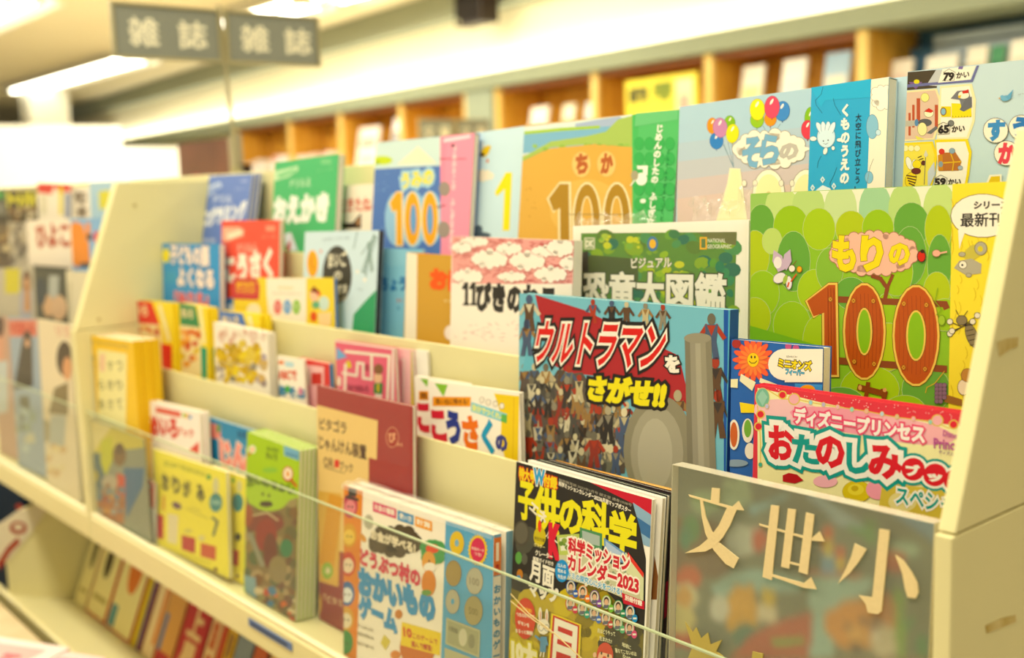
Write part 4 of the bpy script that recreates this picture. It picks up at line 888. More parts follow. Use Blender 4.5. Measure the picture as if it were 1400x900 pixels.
for p, wd in (([(205, 120), (440, 145), (428, 420)], 16), ([(440, 145), (440, 145)], 1), ([(190, 235), (265, 250), (270, 180), (300, 185), (300, 262), (345, 270), (345, 140)], 14), ([(205, 190), (200, 420)], 14)): A.line(p, wd, '#f8ecd8')
A.poly([(150, 55), (470, 100), (468, 112), (150, 68)], '#fbeee0').poly([(455, 100), (470, 100), (465, 420), (448, 420)], '#fbeee0').poly([(158, 95), (215, 150), (158, 165)], '#7ab0dc').poly([(208, 175), (228, 168), (238, 205), (218, 212)], '#e6d23c').ell(320, 207, 14, 20, '#b0485a').text('ひみつのめいろ', (215, 330), (328, 340), 34, '#8a3048', .04).ell(172, 280, 10, 28, '#f3e4d0')
A.ell(380, 262, 22, 30, '#f3c9a0').ell(382, 215, 25, 28, '#8a6240').poly([(358, 290), (405, 290), (402, 350), (356, 345)], '#3f8a4c').ell(380, 315, 6, 24, '#e9c84a').rect(362, 348, 400, 400, '#f3e6d6'); b.flat()
b2 = Book('maze_book', 'pale pink second maze book with a yellow green edge just right of the maze book', 'picture book', (500, 471), (563, 479), .787, FC, .005, 1, '#f6c0c0', 'pages')
A = b2.art.K(420, 450, 3.913); A.line([(475, 160), (520, 165), (512, 420)], 12, '#f7dcd4').rect(556, 115, 575, 420, '#d4c42c'); b2.flat()
b2 = Book('notebook', 'plain white book edge standing right of the pink maze books', 'book', (568, 478), (584, 480), .792, FC, .004, 1, '#f7f1e0', 'pages'); b2.flat()
# こうさく
b = Book('craft_book', 'white craft book with multicolour lettering こうさくの and yellow right edge, front copy', 'picture book', (585, 520), (710, 537), .766, FC, .006, 2, '#f7efdd', 'pages')
def kousaku(b):
    A = b.art.K(420, 450, 3.913)
    A.poly([(1000, 345), (1135, 360), (1125, 900), (1040, 900), (1060, 700), (1035, 600), (1040, 480), (1020, 400)], '#f0d02c').line([(1107, 365), (1100, 700)], 3, '#d9a92c')
    A.poly([(682, 290), (752, 298), (730, 362)], '#8cc04a').poly([(672, 362), (876, 364), (874, 415), (672, 412)], '#efa040').text('思い出に残せる!', (690, 402), (862, 404), 28, '#6a3a1c', .03)
    A.poly([(878, 390), (1070, 455), (1068, 505), (876, 440)], '#8fd0dc').text('自分でつくれる!', (885, 435), (1062, 495), 34, '#f0ee8a', .05).poly([(1040, 455), (1070, 460), (1068, 505), (1038, 495)], '#6cb45c')
    for x, y in ((935, 380), (970, 392), (1008, 400), (1042, 412)): A.ell(x, y, 12, 15, '#f7efdd', '#7a7060', 2)
    for ch, x, y, w_, h_, c in (('こ', 675, 590, 68, 142, '#d43848'), ('う', 758, 605, 62, 155, '#2f3f8c'), ('さ', 845, 632, 72, 155, '#ea7a2c'), ('く', 945, 655, 50, 158, '#2a9ac4'), ('の', 1015, 645, 55, 75, '#3a3f86')): A.text(ch, (x, y), (x+w_, y+6), h_, c, .07)
    b.flat()
kousaku(b)
b2 = Book('craft_book', 'second copy of the white craft book, peeking out at the left behind the front one', 'picture book', (567, 514), (640, 525), .778, FC, .006, 2, '#f7efdd', 'pages')
A = b2.art.K(420, 450, 3.913)
A.poly([(605, 265), (650, 270), (642, 310)], '#8cc04a').rect(598, 332, 660, 380, '#efa040').text('思', (605, 372), (645, 374), 30, '#6a3a1c', .03).text('こ', (600, 540), (665, 545), 130, '#d43848', .07); b2.flat()
# the big hero picture book: lettering kept, its characters left out for plain small figures
b = Book('picture_book', 'large square picture book with red, white and black title ウルトラマンをさがせ!! and blue spine', 'picture book', (710, 401), (998, 424), .785, FC, .013, 3, '#6fb6c8', 'spine', spine='#2456a4')
A = b.art.K(690, 390, 3.103)
A.rect(930, 90, 965, 900, '#2456a4').rect(950, 95, 990, 900, '#5fb0cc')
A.poly([(130, 38), (335, 105), (740, 300), (775, 450), (775, 535), (600, 520), (440, 390), (270, 372), (190, 330)], '#a83236').poly([(130, 38), (190, 330), (70, 370), (140, 120)], '#6fb6c8')
rr = random.Random(11)
bc = ['#3b3430', '#4c4a44', '#8d8672', '#a8412f', '#8f3a30', '#6f6f60', '#c0b48e', '#4b5a74', '#5e4632', '#96764a', '#cfc7aa', '#2e2a28']
sk = ['#b0a688', '#8d8672', '#c9bf9c', '#6f6a5a', '#a0402f', '#4a5a78', '#dcd2ae']
def small_figure(x, y, h):
    A.layer -= 7 if rr.random() < .6 else 0
    c1, c2, c3 = rr.choice(bc), rr.choice(bc), rr.choice(sk)
    A.line([(x-h*.26, y+h*.5), (x-h*.1, y+h*.25)], h*.1, c2); A.line([(x+h*.28, y+h*.52), (x+h*.1, y+h*.25)], h*.1, c2)
    A.poly([(x-h*.15, y+h*.22), (x+h*.15, y+h*.22), (x+h*.11, y+h*.6), (x+h*.18, y+h), (x+h*.04, y+h), (x, y+h*.65), (x-h*.05, y+h), (x-h*.18, y+h), (x-h*.11, y+h*.6)], c1)
    A.poly([(x-h*.1, y+h*.24), (x+h*.1, y+h*.24), (x, y+h*.48)], c2); A.ell(x, y+h*.1, h*.09, h*.13, c3)
A.poly([(75, 400), (330, 370), (420, 520), (520, 650), (510, 800), (80, 800)], '#5a5048')
for row in range(7):
    for i in range(9-(row < 2)*4):
        small_figure(85+i*50+rr.uniform(-14, 14)+(row % 2)*20, 335+row*58+rr.uniform(-12, 12), rr.uniform(100, 135))
for x, y, h in ((105, 45, 150), (95, 150, 150), (375, 62, 100), (455, 66, 110), (518, 72, 105), (598, 78, 105), (672, 84, 105), (878, 125, 190), (895, 310, 190), (905, 450, 200), (735, 450, 190), (440, 515, 160), (508, 525, 150), (380, 625, 150), (450, 680, 150)): small_figure(x, y, h)
for g, c in ((0, '#8e8972'), (1, '#a5a08a'), (2, '#b5b09a')): A.ell(655-g*8, 700+g*10, 150-g*38, 235-g*40, c)
for i, c in enumerate(['#7f7a66', '#989380', '#aaa590', '#9a957f', '#87826d']): A.poly([(765+i*22, 225), (790+i*22, 225), (805+i*24, 850), (778+i*24, 850)], c)
A.ell(820, 225, 58, 22, '#98937e')
A.text('ウルトラマン', (122, 322), (655, 352), 165, '#d2312c', .03, (('#1f1a18', .16), ('#f7f1e2', .085)), .34)
A.text('を', (688, 368), (742, 368), 66, '#f7f1e2', .06, (('#1f1a18', .15),))
A.text('さがせ!!', (355, 482), (672, 516), 98, '#ede03c', .075, (('#1f1a18', .20),), .22)
b.flat(); heroes = b
# minions book
b = Book('search_book', 'deep blue search book with an orange smiling flower, right of the hero cover', 'picture book', (1000, 464), (1126, 475), .783, FC, .012, 3, '#1f5fae', 'pages')
A = b.art.K(990, 450, 3.6)
for i in range(16):
    a_ = i*math.pi/8; A.ell(144+62*math.cos(a_), 152+70*math.sin(a_), 38, 13, '#ee6a4a', '#d8503a', 2, a_*1.0)
for i in range(16):
    a_ = i*math.pi/8+.2; A.ell(144+48*math.cos(a_), 152+54*math.sin(a_), 26, 8, '#f28a50', rot=a_)
A.ell(144, 152, 28, 34, '#f4cf3a', '#d88a2c', 2).ell(136, 138, 4, 7, '#33281c').ell(153, 138, 4, 7, '#33281c').line([(125, 158), (135, 168), (152, 168), (163, 157)], 3.5, '#33281c')
A.ell(62, 72, 22, 22, '#a83a34').ell(318, 85, 16, 18, '#c05a8a').ell(355, 95, 16, 18, '#c05a8a')
A.ell(300, 175, 82, 78, '#f8f2e0').rect(300, 98, 490, 262, '#f8f2e0').text('SEARCH', (308, 140), (360, 142), 9, '#6a6458', .01).text('ミニオンズ', (270, 186), (430, 204), 42, '#f2d92c', .06, (('#2a241c', .14),)).text('フィーバー', (305, 222), (395, 232), 28, '#58b4d8', .05, (('#2a4a5c', .12),))
A.poly([(350, 268), (490, 275), (490, 310), (350, 300)], '#4a9ad8').ell(412, 300, 38, 26, '#f4a83a')
A.poly([(20, 245), (70, 245), (68, 290), (20, 285)], '#f3edc0', ).poly([(85, 220), (158, 262), (140, 305), (78, 255)], '#f3edc8').poly([(78, 360), (150, 372), (152, 412), (85, 412)], '#f2d92c').poly([(180, 240), (262, 272), (240, 290), (175, 262)], '#f3edc8')
A.ell(50, 520, 28, 75, '#f4efdc').ell(50, 520, 18, 62, '#c9683c').ell(118, 500, 28, 60, '#f4efdc').ell(118, 490, 18, 44, '#7ab04a').ell(130, 600, 26, 40, '#f4efdc').ell(60, 660, 60, 18, '#8ea4b4')
b.flat()
b = Book('magazine', 'red and pink magazine おたのしみブック with gold frame and teal outlined title, beside the near panel', 'magazine', (1032, 526), (1375, 574), .762, FC, .006, 3, '#dc2f40', 'pages')
A = b.art.K(990, 450, 3.6)
A.poly([(165, 290), (350, 330), (470, 360), (800, 430), (1180, 480), (1400, 520), (1400, 1000), (165, 1000)], '#f6efb8')
A.ell(330, 420, 190, 70, '#f4c6c8', rot=.15).ell(660, 460, 340, 60, '#f0a0b0', rot=.15).ell(880, 500, 260, 60, '#f4b6be', rot=.15)
A.line([(215, 300), (290, 345), (360, 345), (430, 362), (560, 384), (700, 405), (850, 435), (930, 445), (1030, 455), (1110, 490)], 5, '#e4c66a').line([(165, 380), (175, 470), (180, 560), (180, 660)], 5, '#e4c66a')
for x, y, r_ in ((345, 345, 30), (288, 325, 22), (180, 420, 22), (170, 480, 22), (1050, 450, 30), (1130, 470, 24)): A.ell(x, y, r_, r_, '#e4c66a'); A.ell(x, y, r_-6, r_-6, '#f2b4bc' if r_ > 25 else '#dc3a46')
A.ell(190, 338, 33, 46, '#7fb8a0', '#e9d68a', 3).ell(190, 330, 16, 22, '#c4dfd0').poly([(165, 335), (190, 300), (215, 335), (190, 380)], '#9fccb8')
for x, y, c in ((427, 362, '#9fd0dc'), (490, 372, '#c4b4d8'), (560, 384, '#f0b8c0'), (630, 396, '#9fd4c4'), (702, 404, '#e9b8a0'), (778, 418, '#c4d4e4'), (852, 432, '#dcc4a0'), (933, 442, '#f0b4bc'), (1016, 458, '#9fd0c4'), (212, 380, '#c4c0e0'), (180, 668, '#4fae94')): A.ell(x, y, 9, 11, c, '#e4c66a', 2)
rr = random.Random(2)
for i in range(60): A.layer -= 1 if i % 9 else 0; x = rr.uniform(240, 1160); y = 296+(x-240)*.135+rr.uniform(-14, 26); A.ell(x, y, 2.2, 2.2, '#fbdcd8')
A.poly([(290, 720), (320, 708), (360, 716), (392, 745), (350, 760), (290, 750)], '#b8262c').ell(655, 800, 70, 52, '#dcc53a', '#b8a02c', 2).ell(650, 790, 40, 28, '#e9d85a').ell(645, 785, 18, 14, '#c9b030').ell(500, 750, 60, 30, '#f4b8c4').ell(760, 790, 60, 50, '#f3a4b6').poly([(780, 760), (1100, 790), (1100, 1000), (760, 900)], '#d6c05a').ell(880, 850, 70, 50, '#e9dc9a')
A.text('ディズニープリンセス', (348, 462), (985, 562), 76, '#fbf3ec', .055, (('#e85a7c', .16),))
tw, td, rd = '#fbf6ea', '#2f9a90', '#d8323a'
spec = (('お', 228, 630, 112, 150, rd), ('た', 345, 650, 118, 128, td), ('の', 462, 668, 128, 138, rd), ('し', 612, 700, 100, 135, td), ('み', 722, 722, 150, 146, rd))
for st, c0 in ((.30, td), (.20, tw)):
    A.layer += 1
    for ch, x, y, w_, h_, c in spec: A.layer -= 1; A.text(ch, (x, y), (x+w_, y+14), h_, c0, st)
    for x, y in ((932, 690), (1040, 718), (1140, 745)): A.ell(x, y, 84 if st > .25 else 72, 80 if st > .25 else 68, c0)
for ch, x, y, w_, h_, c in spec: A.text(ch, (x, y), (x+w_, y+14), h_, c, .05)
for x, y, ch in ((932, 690, 'ブ'), (1040, 718, 'ッ'), (1140, 745, 'ク')): A.ell(x, y, 58, 56, rd).text(ch, (x-30, y+28), (x+30, y+34), 50 if ch != 'ッ' else 32, tw, .07)
A.text('Disney', (1078, 535), (1160, 552), 38, '#c06aa0', .02).text('Princess', (1035, 585), (1200, 604), 48, '#b85a98', .03).text('ディズニー', (1058, 614), (1150, 628), 18, '#8a6a8a')
A.text('スペシャル', (850, 862), (1210, 930), 84, '#2f9a90', .03, (('#fbf6ea', .14),)); b.flat()
b.copy(.0, .0072, bare=True, label='pale page edges of a second copy stacked right behind the red and pink magazine')

# ---------------------------------------------------------------- row D, behind the acrylic
b = Book('workbook', 'bright yellow hiragana workbook, front one of three at the far left of the bottom tier', 'book', (118, 457), (181, 467), .684, FD, .014, 1, '#f0c418', 'spine', spine='#e9bc14', group='yellow hiragana workbooks')
A = b.art.K(0, 440, 3.75)
A.poly([(500, 140), (650, 165), (645, 560), (495, 560)], '#f6eeb0').rect(425, 65, 455, 185, '#3a68b0').text('はじめてのひらがな', (460, 110), (660, 138), 18, '#b8a060', .03)
for i in range(3):
    for j in range(3): A.text('うすつらきりあさて'[i*3+j], (508+j*46, 250+i*98), (538+j*46, 252+i*98), 46, '#8f8a5c', .02)
A.rect(510, 165, 540, 255, '#f2cfae').vtext('すうじとなぞりがき', (480, 170), (478, 520), 26, '#8a7a3c', .02); b.flat()
for k, dx in ((1, .004), (2, .008)):
    b.copy(dx, label=('second' if k == 1 else 'third')+' yellow hiragana workbook of the stack at the far left of the bottom tier')
for k in range(3): pass
b = Book('magazine', 'colourful photo magazine with a child and grey blue shape, far left behind the acrylic', 'magazine', (118, 571), (196, 600), .670, FD, .003, .5, '#8a8f7c', 'pages')
A = b.art.K(100, 540, 4.5)
A.rect(60, 120, 450, 330, '#d9cc62').poly([(60, 120), (230, 120), (190, 260), (60, 330)], '#e9dca0').poly([(60, 340), (150, 360), (200, 480), (180, 600), (50, 600)], '#56707a').ell(125, 500, 30, 40, '#c9b83c').poly([(170, 280), (240, 260), (245, 400), (200, 500), (170, 420)], '#c9ca2e').ell(285, 370, 40, 70, '#7a5a34').ell(285, 330, 28, 34, '#5a3e28').poly([(310, 450), (440, 450), (430, 560), (330, 760), (320, 620)], '#3a6a94').poly([(270, 480), (320, 500), (320, 690), (265, 680)], '#c9483a').ell(225, 540, 50, 46, '#b8ad98').poly([(60, 580), (320, 620), (310, 800), (60, 760)], '#a86a44').spots(80, 560, 310, 760, 40, 10, 24, ['#b8744a', '#8a5a3c', '#c9924e', '#7a8a8c', '#a04a3a', '#98a0a0', '#5f7f92'])
b.flat()
b = Book('flyer', 'curled whitish leaflet slipping down beside the photo magazine at the far left', 'leaflet', (185, 640), (213, 662), .6768, FD, .0015, 1, '#cfcfc0', 'pages')
b.art.K(100, 540, 4.5).poly([(380, 560), (440, 560), (440, 800), (330, 800)], '#d8d6c6').poly([(440, 440), (500, 460), (500, 700), (450, 680)], '#b85a48').spots(380, 560, 480, 860, 14, 8, 16, ['#a8b4b8', '#8fa0a8', '#d8c8b4', '#b8604c']); b.flat()
b = Book('maze_book', 'white book lettered めいろ in red on the bottom tier behind the yellow origami book', 'picture book', (204, 548), (273, 564), .703, FD, .006, 3, '#f8ebde', 'pages')
A = b.art.K(190, 530, 4.736)
A.poly([(110, 125), (270, 158), (270, 195), (108, 160)], '#df6a5c').ell(292, 180, 12, 14, '#a8c850').ell(312, 185, 12, 14, '#f0b84a').ell(332, 192, 12, 14, '#7aa8d8').text('めいろ', (82, 300), (250, 325), 110, '#d8453e', .07).text('ブック', (250, 308), (355, 325), 52, '#e07a6c', .05).poly([(60, 280), (110, 320), (60, 340)], '#df5a50').poly([(320, 408), (388, 350), (388, 440)], '#df5a50')
b.flat(); b.copy(.008, label='pinkish edged second copy of the red lettered maze book, behind the first')
b = Book('picture_book', 'blue human body picture book lettered じんたい in pink behind the green stag beetle stack', 'picture book', (274, 567), (347, 589), .722, FD, .006, 3, '#2487b8', 'pages')
A = b.art.K(190, 530, 4.736)
A.poly([(405, 215), (530, 245), (530, 340), (405, 310)], '#f09a90').ell(515, 265, 12, 30, '#4a9a5a').ell(440, 355, 18, 18, '#e8b890').poly([(425, 375), (455, 375), (455, 440), (425, 440)], '#4a4a8c').text('じんたい', (535, 500), (900, 590), 150, '#f59c94', .08, (('#f9e0d0', .14),)).text('からだ', (640, 325), (700, 335), 44, '#1f4a78', .04); b.flat()
# origami
def origami(b):
    A = b.art.K(190, 530, 4.736)
    A.text('はじめてでもかんたん!', (165, 505), (430, 580), 36, '#8f9a34', .03).ell(452, 580, 15, 18, '#4a9a4c')
    for ch, x in (('お', 152), ('り', 222), ('が', 290), ('み', 380)): A.text(ch, (x, 655+(x-152)*.32), (x+44, 668+(x-152)*.32), 95, '#6f6a34' if ch != 'み' else '#3a3a22', .07)
    A.ell(498, 640, 20, 58, '#d9d4a4').ell(498, 745, 42, 62, '#3f8a90').text('100', (470, 755), (526, 760), 26, '#9fc8c0', .05)
    A.ell(245, 765, 34, 22, '#6a4a5c', rot=.5).ell(100, 750, 20, 22, '#a09a4c').poly([(155, 700), (170, 700), (168, 800), (150, 790)], '#d89a3c').line([(300, 780), (450, 850)], 4, '#9a9440').line([(330, 775), (400, 800)], 4, '#9a9440').poly([(108, 815), (160, 830), (158, 960), (106, 940)], '#c22f3a').poly([(190, 815), (255, 830), (250, 960), (188, 950)], '#ece0b8')
    A.K(0, 660, 3.75).line([(1090, 180), (1115, 200), (1095, 270)], 14, '#5a6a58').poly([(795, 155), (838, 172), (838, 292), (795, 278)], '#c22f3a').poly([(862, 160), (912, 172), (908, 318), (860, 305)], '#ece0b8').poly([(932, 268), (1002, 285), (1000, 365), (932, 342)], '#b82c38').poly([(1030, 308), (1108, 328), (1106, 400), (1028, 378)], '#c9543c').ell(965, 248, 22, 12, '#d9d070').ell(1035, 285, 16, 14, '#e0d8a0').line([(850, 345), (1080, 415)], 4, '#a89a3a').ell(1106, 446, 10, 12, '#6a3a2c')
    b.flat()
b = Book('origami_book', 'bright yellow origami book with red paper squares leaning behind the acrylic, front copy', 'book', (209, 614), (309, 646), .688, FD, .006, 3.5, '#efe13a', 'pages'); origami(b)
b = Book('origami_book', 'second yellow origami book, a strip visible between front copy and stag beetle stack', 'book', (287, 636), (340, 655), .702, FD, .008, 3.5, '#efe13a', 'pages')
A = b.art.K(190, 530, 4.736); A.ell(610, 600, 12, 20, '#6aa84c').ell(650, 640, 16, 40, '#d9d4a4').ell(640, 745, 36, 60, '#3f8a90').K(0, 660, 3.75).poly([(1178, 340), (1225, 350), (1222, 430), (1176, 415)], '#c9443c').ell(1218, 480, 8, 10, '#6a3a2c').ell(1220, 280, 16, 22, '#3a3a30'); b.flat()
# stag beetle stack
b = Book('insect_book', 'front copy of the stack with lime green cover and brown stag beetle scene', 'book', (338, 590), (410, 616), .700, FD, .0052, 5, '#a9c928', 'pages', group='lime and brown insect books')
A = b.art.K(190, 530, 4.736)
A.poly([(690, 600), (1030, 720), (1030, 1700), (680, 1700)], '#7c6a44')
A.spots(690, 720, 1020, 1500, 90, 16, 44, ['#8a7648', '#5f5a38', '#9a8a5c', '#6a4a34', '#4f5e3c', '#a8946a', '#74532f'], 1.2)
A.cloud(850, 640, 170, 130, '#a9c928', None, 0, 16, .3).poly([(690, 285), (1040, 420), (1030, 620), (690, 560)], '#a9c928').ell(845, 730, 120, 70, '#a9c928')
A.ell(820, 880, 120, 65, '#7c3430').ell(825, 960, 70, 110, '#8e2a2a').ell(700, 830, 40, 70, '#9a4a34').line([(740, 830), (830, 810), (900, 860)], 10, '#c8b890').ell(850, 1060, 46, 120, '#6a2a26').ell(900, 1180, 60, 90, '#8a7c54').ell(955, 1040, 40, 60, '#2f7a54').line([(720, 950), (800, 1150)], 30, '#8f8f7c')
A.poly([(940, 375), (1038, 412), (1038, 475), (940, 440)], '#7ab0cc').text('KIDS', (955, 442), (1030, 462), 26, '#4a7a9c', .03).ell(735, 400, 22, 26, '#f3ead0').ell(735, 402, 8, 12, '#e8963c').line([(690, 440), (725, 425)], 10, '#c9402c').ell(965, 560, 35, 50, '#c9402c').ell(965, 558, 28, 40, '#f3ead0').ell(965, 560, 10, 20, '#e8963c').line([(985, 595), (1020, 640)], 14, '#c9402c')
A.text('みんなの', (830, 408), (905, 425), 30, '#5f7a2c', .04).text('びっくり', (825, 460), (895, 475), 42, '#4a5a24', .05).text('むしのせかい', (700, 600), (1010, 700), 46, '#3f4a20', .06, (('#86a82c', .12),)).ell(850, 535, 50, 18, '#8fc050').ell(803, 690, 8, 12, '#3a3420').ell(843, 700, 8, 12, '#3a3420').cloud(825, 755, 45, 20, '#3f2a1c').poly([(790, 760), (825, 735), (860, 770)], '#3f2a1c')
A.K(300, 650, 3.6).poly([(122, 490), (180, 505), (182, 620), (128, 600)], '#7fa4ac').spots(190, 560, 380, 720, 26, 8, 20, ['#c9642c', '#3f7a9c', '#8a8a5c', '#d8c8a0', '#5a6a3c', '#b84a34'])
b.flat()
for k in range(4): b.copy(.0008*(k+1), .0058, bare=True, label=('second', 'third', 'fourth', 'hindmost')[k]+' copy from the front in the stack of lime green stag beetle books')
# dark red book
b = Book('picture_book', 'dark red and cream book lettered ピタゴラ じゃんけん装置 wrapped in clear film', 'picture book', (433, 527), (564, 556), .727, FD, .006, 3.2, '#9c2a2a', 'pages')
A = b.art.K(420, 450, 3.913)
A.poly([(48, 405), (378, 490), (372, 700), (335, 688), (330, 780), (420, 800), (400, 1250), (40, 1150)], '#eecf8c').poly([(330, 690), (545, 740), (545, 1000), (330, 900)], '#9c2a2a')
A.text('ピタゴラ', (68, 535), (210, 562), 62, '#4a2c1c', .025).text('じゃんけん装置', (64, 640), (318, 700), 72, '#4a2c1c', .03).text('OR', (90, 735), (142, 745), 50, '#5a3420', .02).rect(146, 700, 172, 742, '#d8342c').text('ブック', (176, 755), (245, 770), 48, '#4a2c1c', .025).line([(90, 740), (200, 772)], 4, '#4a2c1c')
A.ell(456, 580, 32, 52, '#9c2a2a', '#e9b08a', 3).text('ぴ', (438, 605), (474, 610), 52, '#e9b08a', .04).text('01', (478, 622), (508, 630), 18, '#e9b08a', .02)
A.K(300, 650, 3.6).poly([(440, 60), (600, 90), (580, 760), (440, 700)], '#e0b458').poly([(540, 90), (610, 110), (560, 480), (470, 420)], '#dca02c').poly([(445, 500), (620, 560), (620, 820), (440, 720)], '#8c2224').ell(532, 470, 28, 42, '#94b84c').ell(534, 470, 12, 16, '#e4dcb0').ell(470, 635, 34, 72, '#d9a84c').text('『ビタミン', (515, 620), (640, 660), 36, '#dcb890', .03)
b.flat(); W2 = b.w/2
box('clear_film', (-W2-.0006, W2+.0006, -.0042, -.0038, 0, b.h+.0008), WRAP, b.root)
# game box
b = Book('game_box', 'shrink wrapped game box どうぶつ村のおかいものゲーム with blue coin panel, front one of two', 'game box', (470, 663), (675, 732), .6865, FD, .0105, 4, '#f3ebd8', 'spine', spine='#7fb0cc', group='boxed shopping games')
A = b.art.K(450, 640, 3.461)
A.poly([(60, 75), (160, 110), (130, 900), (130, 1400), (20, 1400)], '#e0893a').poly([(552, 250), (790, 325), (770, 1400), (520, 1400)], '#5da6cf')
for y, c, c2 in ((165, '#b8455a', '#e08a90'), (305, '#d8a03a', '#ecc860'), (440, '#c94a38', '#f0dcc0'), (580, '#3a6aa4', '#e8ecec'), (700, '#d8a850', '#ece0c0'), (810, '#3f8a4a', '#3f8a4a')): A.ell(100-(y-165)*.035, y+15, 36, 58, c).ell(100-(y-165)*.035, y+22, 26, 36, c2).ell(92-(y-165)*.035, y+18, 4, 5, '#2f241c').ell(110-(y-165)*.035, y+20, 4, 5, '#2f241c')
A.rect(92, 92, 130, 135, '#3a3430').poly([(78, 130), (140, 145), (140, 158), (78, 143)], '#3a3430')
for x0, x1, y0, c, t_ in ((208, 318, 158, '#d84a78', 'お金の種類'), (325, 400, 200, '#3f8fc4', '使い方'), (408, 488, 228, '#efa02c', '計算')):
    A.poly([(x0, y0), (x1, y0+(x1-x0)*.33), (x1, y0+(x1-x0)*.33+46), (x0, y0+46)], c); A.text(t_, (x0+8, y0+38), (x1-8, y0+36+(x1-x0)*.3), 28, '#f7efdc', .03)
A.cloud(312, 345, 118, 62, '#4a3c28', None, 0, 14, .45).text('お金が学べる!', (200, 335), (408, 405), 46, '#f3e6c8', .05)
A.text('どうぶつ村の', (150, 455), (430, 565), 76, '#d8405c', .06).text('おかいもの', (145, 590), (498, 725), 112, '#3f94cc', .09).text('ゲーム', (145, 700), (318, 780), 96, '#3f94cc', .09)
A.ell(188, 255, 22, 34, '#b8b4a0').ell(160, 330, 12, 24, '#d8984a', rot=-.6).cloud(490, 400, 42, 50, '#4a9a58', None, 0, 10, .5).ell(490, 382, 32, 22, '#e0502c').ell(472, 445, 32, 50, '#e0a04c').ell(478, 470, 30, 22, '#f7efe0').ell(475, 440, 4, 6, '#2f241c').ell(472, 545, 34, 62, '#dc8a3c').ell(462, 590, 24, 14, '#6a9a4c').ell(330, 692, 18, 22, '#cc8444').poly([(262, 788), (292, 820), (268, 862), (244, 828)], '#d8c860')
A.ell(420, 850, 85, 95, '#c9743c').ell(315, 885, 24, 22, '#d88a4c').poly([(345, 728), (530, 780), (525, 888), (340, 838)], '#efd42e').text('10', (356, 795), (392, 805), 40, '#cc3a34', .05).text('このゲームで', (398, 806), (515, 838), 26, '#b84a34', .03).text('遊んで練習!', (392, 845), (490, 870), 28, '#b84a34', .04)
for t_, y in (('ゲームのしかた', 752), ('数字が読める', 790), ('親子で遊べる', 836)): A.text(t_, (138, y), (212, y+25), 16, '#9a9078', .02)
A.ell(606, 355, 34, 56, '#e0bf3a').ell(606, 355, 10, 17, '#7ab0cc')
for i in range(24): a_ = i*math.pi/12; A.poly([(705+48*math.cos(a_), 388+76*math.sin(a_)), (705+40*math.cos(a_+.15), 388+64*math.sin(a_+.15)), (705+40*math.cos(a_-.15), 388+64*math.sin(a_-.15))], '#ecc83a'); A.layer -= 1
A.layer += 1
A.ell(705, 388, 41, 66, '#ecc83a').ell(705, 388, 35, 58, '#cf3058').text('お金カード', (676, 385), (735, 400), 15, '#f3dccc', .02).text('つき!', (690, 412), (722, 420), 16, '#f3dccc', .02)
A.ell(590, 498, 36, 60, '#a08a54', '#857244', 2).ell(690, 535, 38, 62, '#b4b098', '#8e8a74', 2).ell(586, 632, 32, 56, '#b8b49c', '#8e8a74', 2).ell(586, 632, 8, 14, '#5da6cf').ell(685, 675, 42, 68, '#a89e70', '#8a8058', 2).text('100', (668, 550), (712, 560), 34, '#8e8a74', .02).text('500', (664, 690), (706, 700), 32, '#7e7850', .02)
A.poly([(556, 708), (718, 768), (712, 898), (552, 832)], '#b9b894').poly([(564, 720), (710, 776), (705, 886), (560, 826)], '#a4a684').ell(635, 802, 20, 42, '#cfcdb0').ell(676, 820, 16, 34, '#8a8c70').text('1000', (570, 768), (610, 785), 22, '#6a6c54', .03).poly([(548, 850), (712, 912), (712, 1000), (548, 950)], '#b9b894')
b.flat()
# spine print on the right side of the box
def spine_print(b):
    W2, h, t = b.w/2, b.h, b.t
    v, f, c = [], [], []
    def quad(y0, y1, z0, z1, col, k): n = len(v); x = W2+.0002+k*.00005; v.extend([(x, y0, z0), (x, y1, z0), (x, y1, z1), (x, y0, z1)]); f.append((n, n+1, n+2, n+3)); c.append(lin(col))
    quad(.0003, t-.0003, h*.80, h*.985, '#e07a34', 0); quad(.0003, t-.0003, .001, h*.795, '#f3ebd8', 0)
    def vt(s_, z0, z1, col, rot=False):
        n_ = len(s_); st = (z0-z1)/n_
        for i, ch in enumerate(s_):
            vs, fs = glyphs(ch, .05); sc_ = min(st, t*1.0)*.92; k = len(v)
            for p in vs[:, :2]:
                X, Y = (p[0]-.5)*sc_, (p[1]-.38)*sc_
                if rot: X, Y = Y, -X*-1
                v.append((W2+.0004, t*.5+X, z0-st*(i+.5)+Y))
            f.extend([tuple(q+k for q in ff) for ff in fs]); c.extend([lin(col)]*len(fs))
    vt('おかいものゲーム', h*.76, h*.32, '#4a94c0'); vt('どうぶつ村の', h*.30, h*.02, '#c94a60')
    vt('教材', h*.855, h*.81, '#c0392c')
    quad(t*.3, t*.7, h*.87, h*.96, '#f6e6cc', 1)
    return mesh('spine_print', v, f, PRINT, b.root, cols=c)
spine_print(b)
W2 = b.w/2
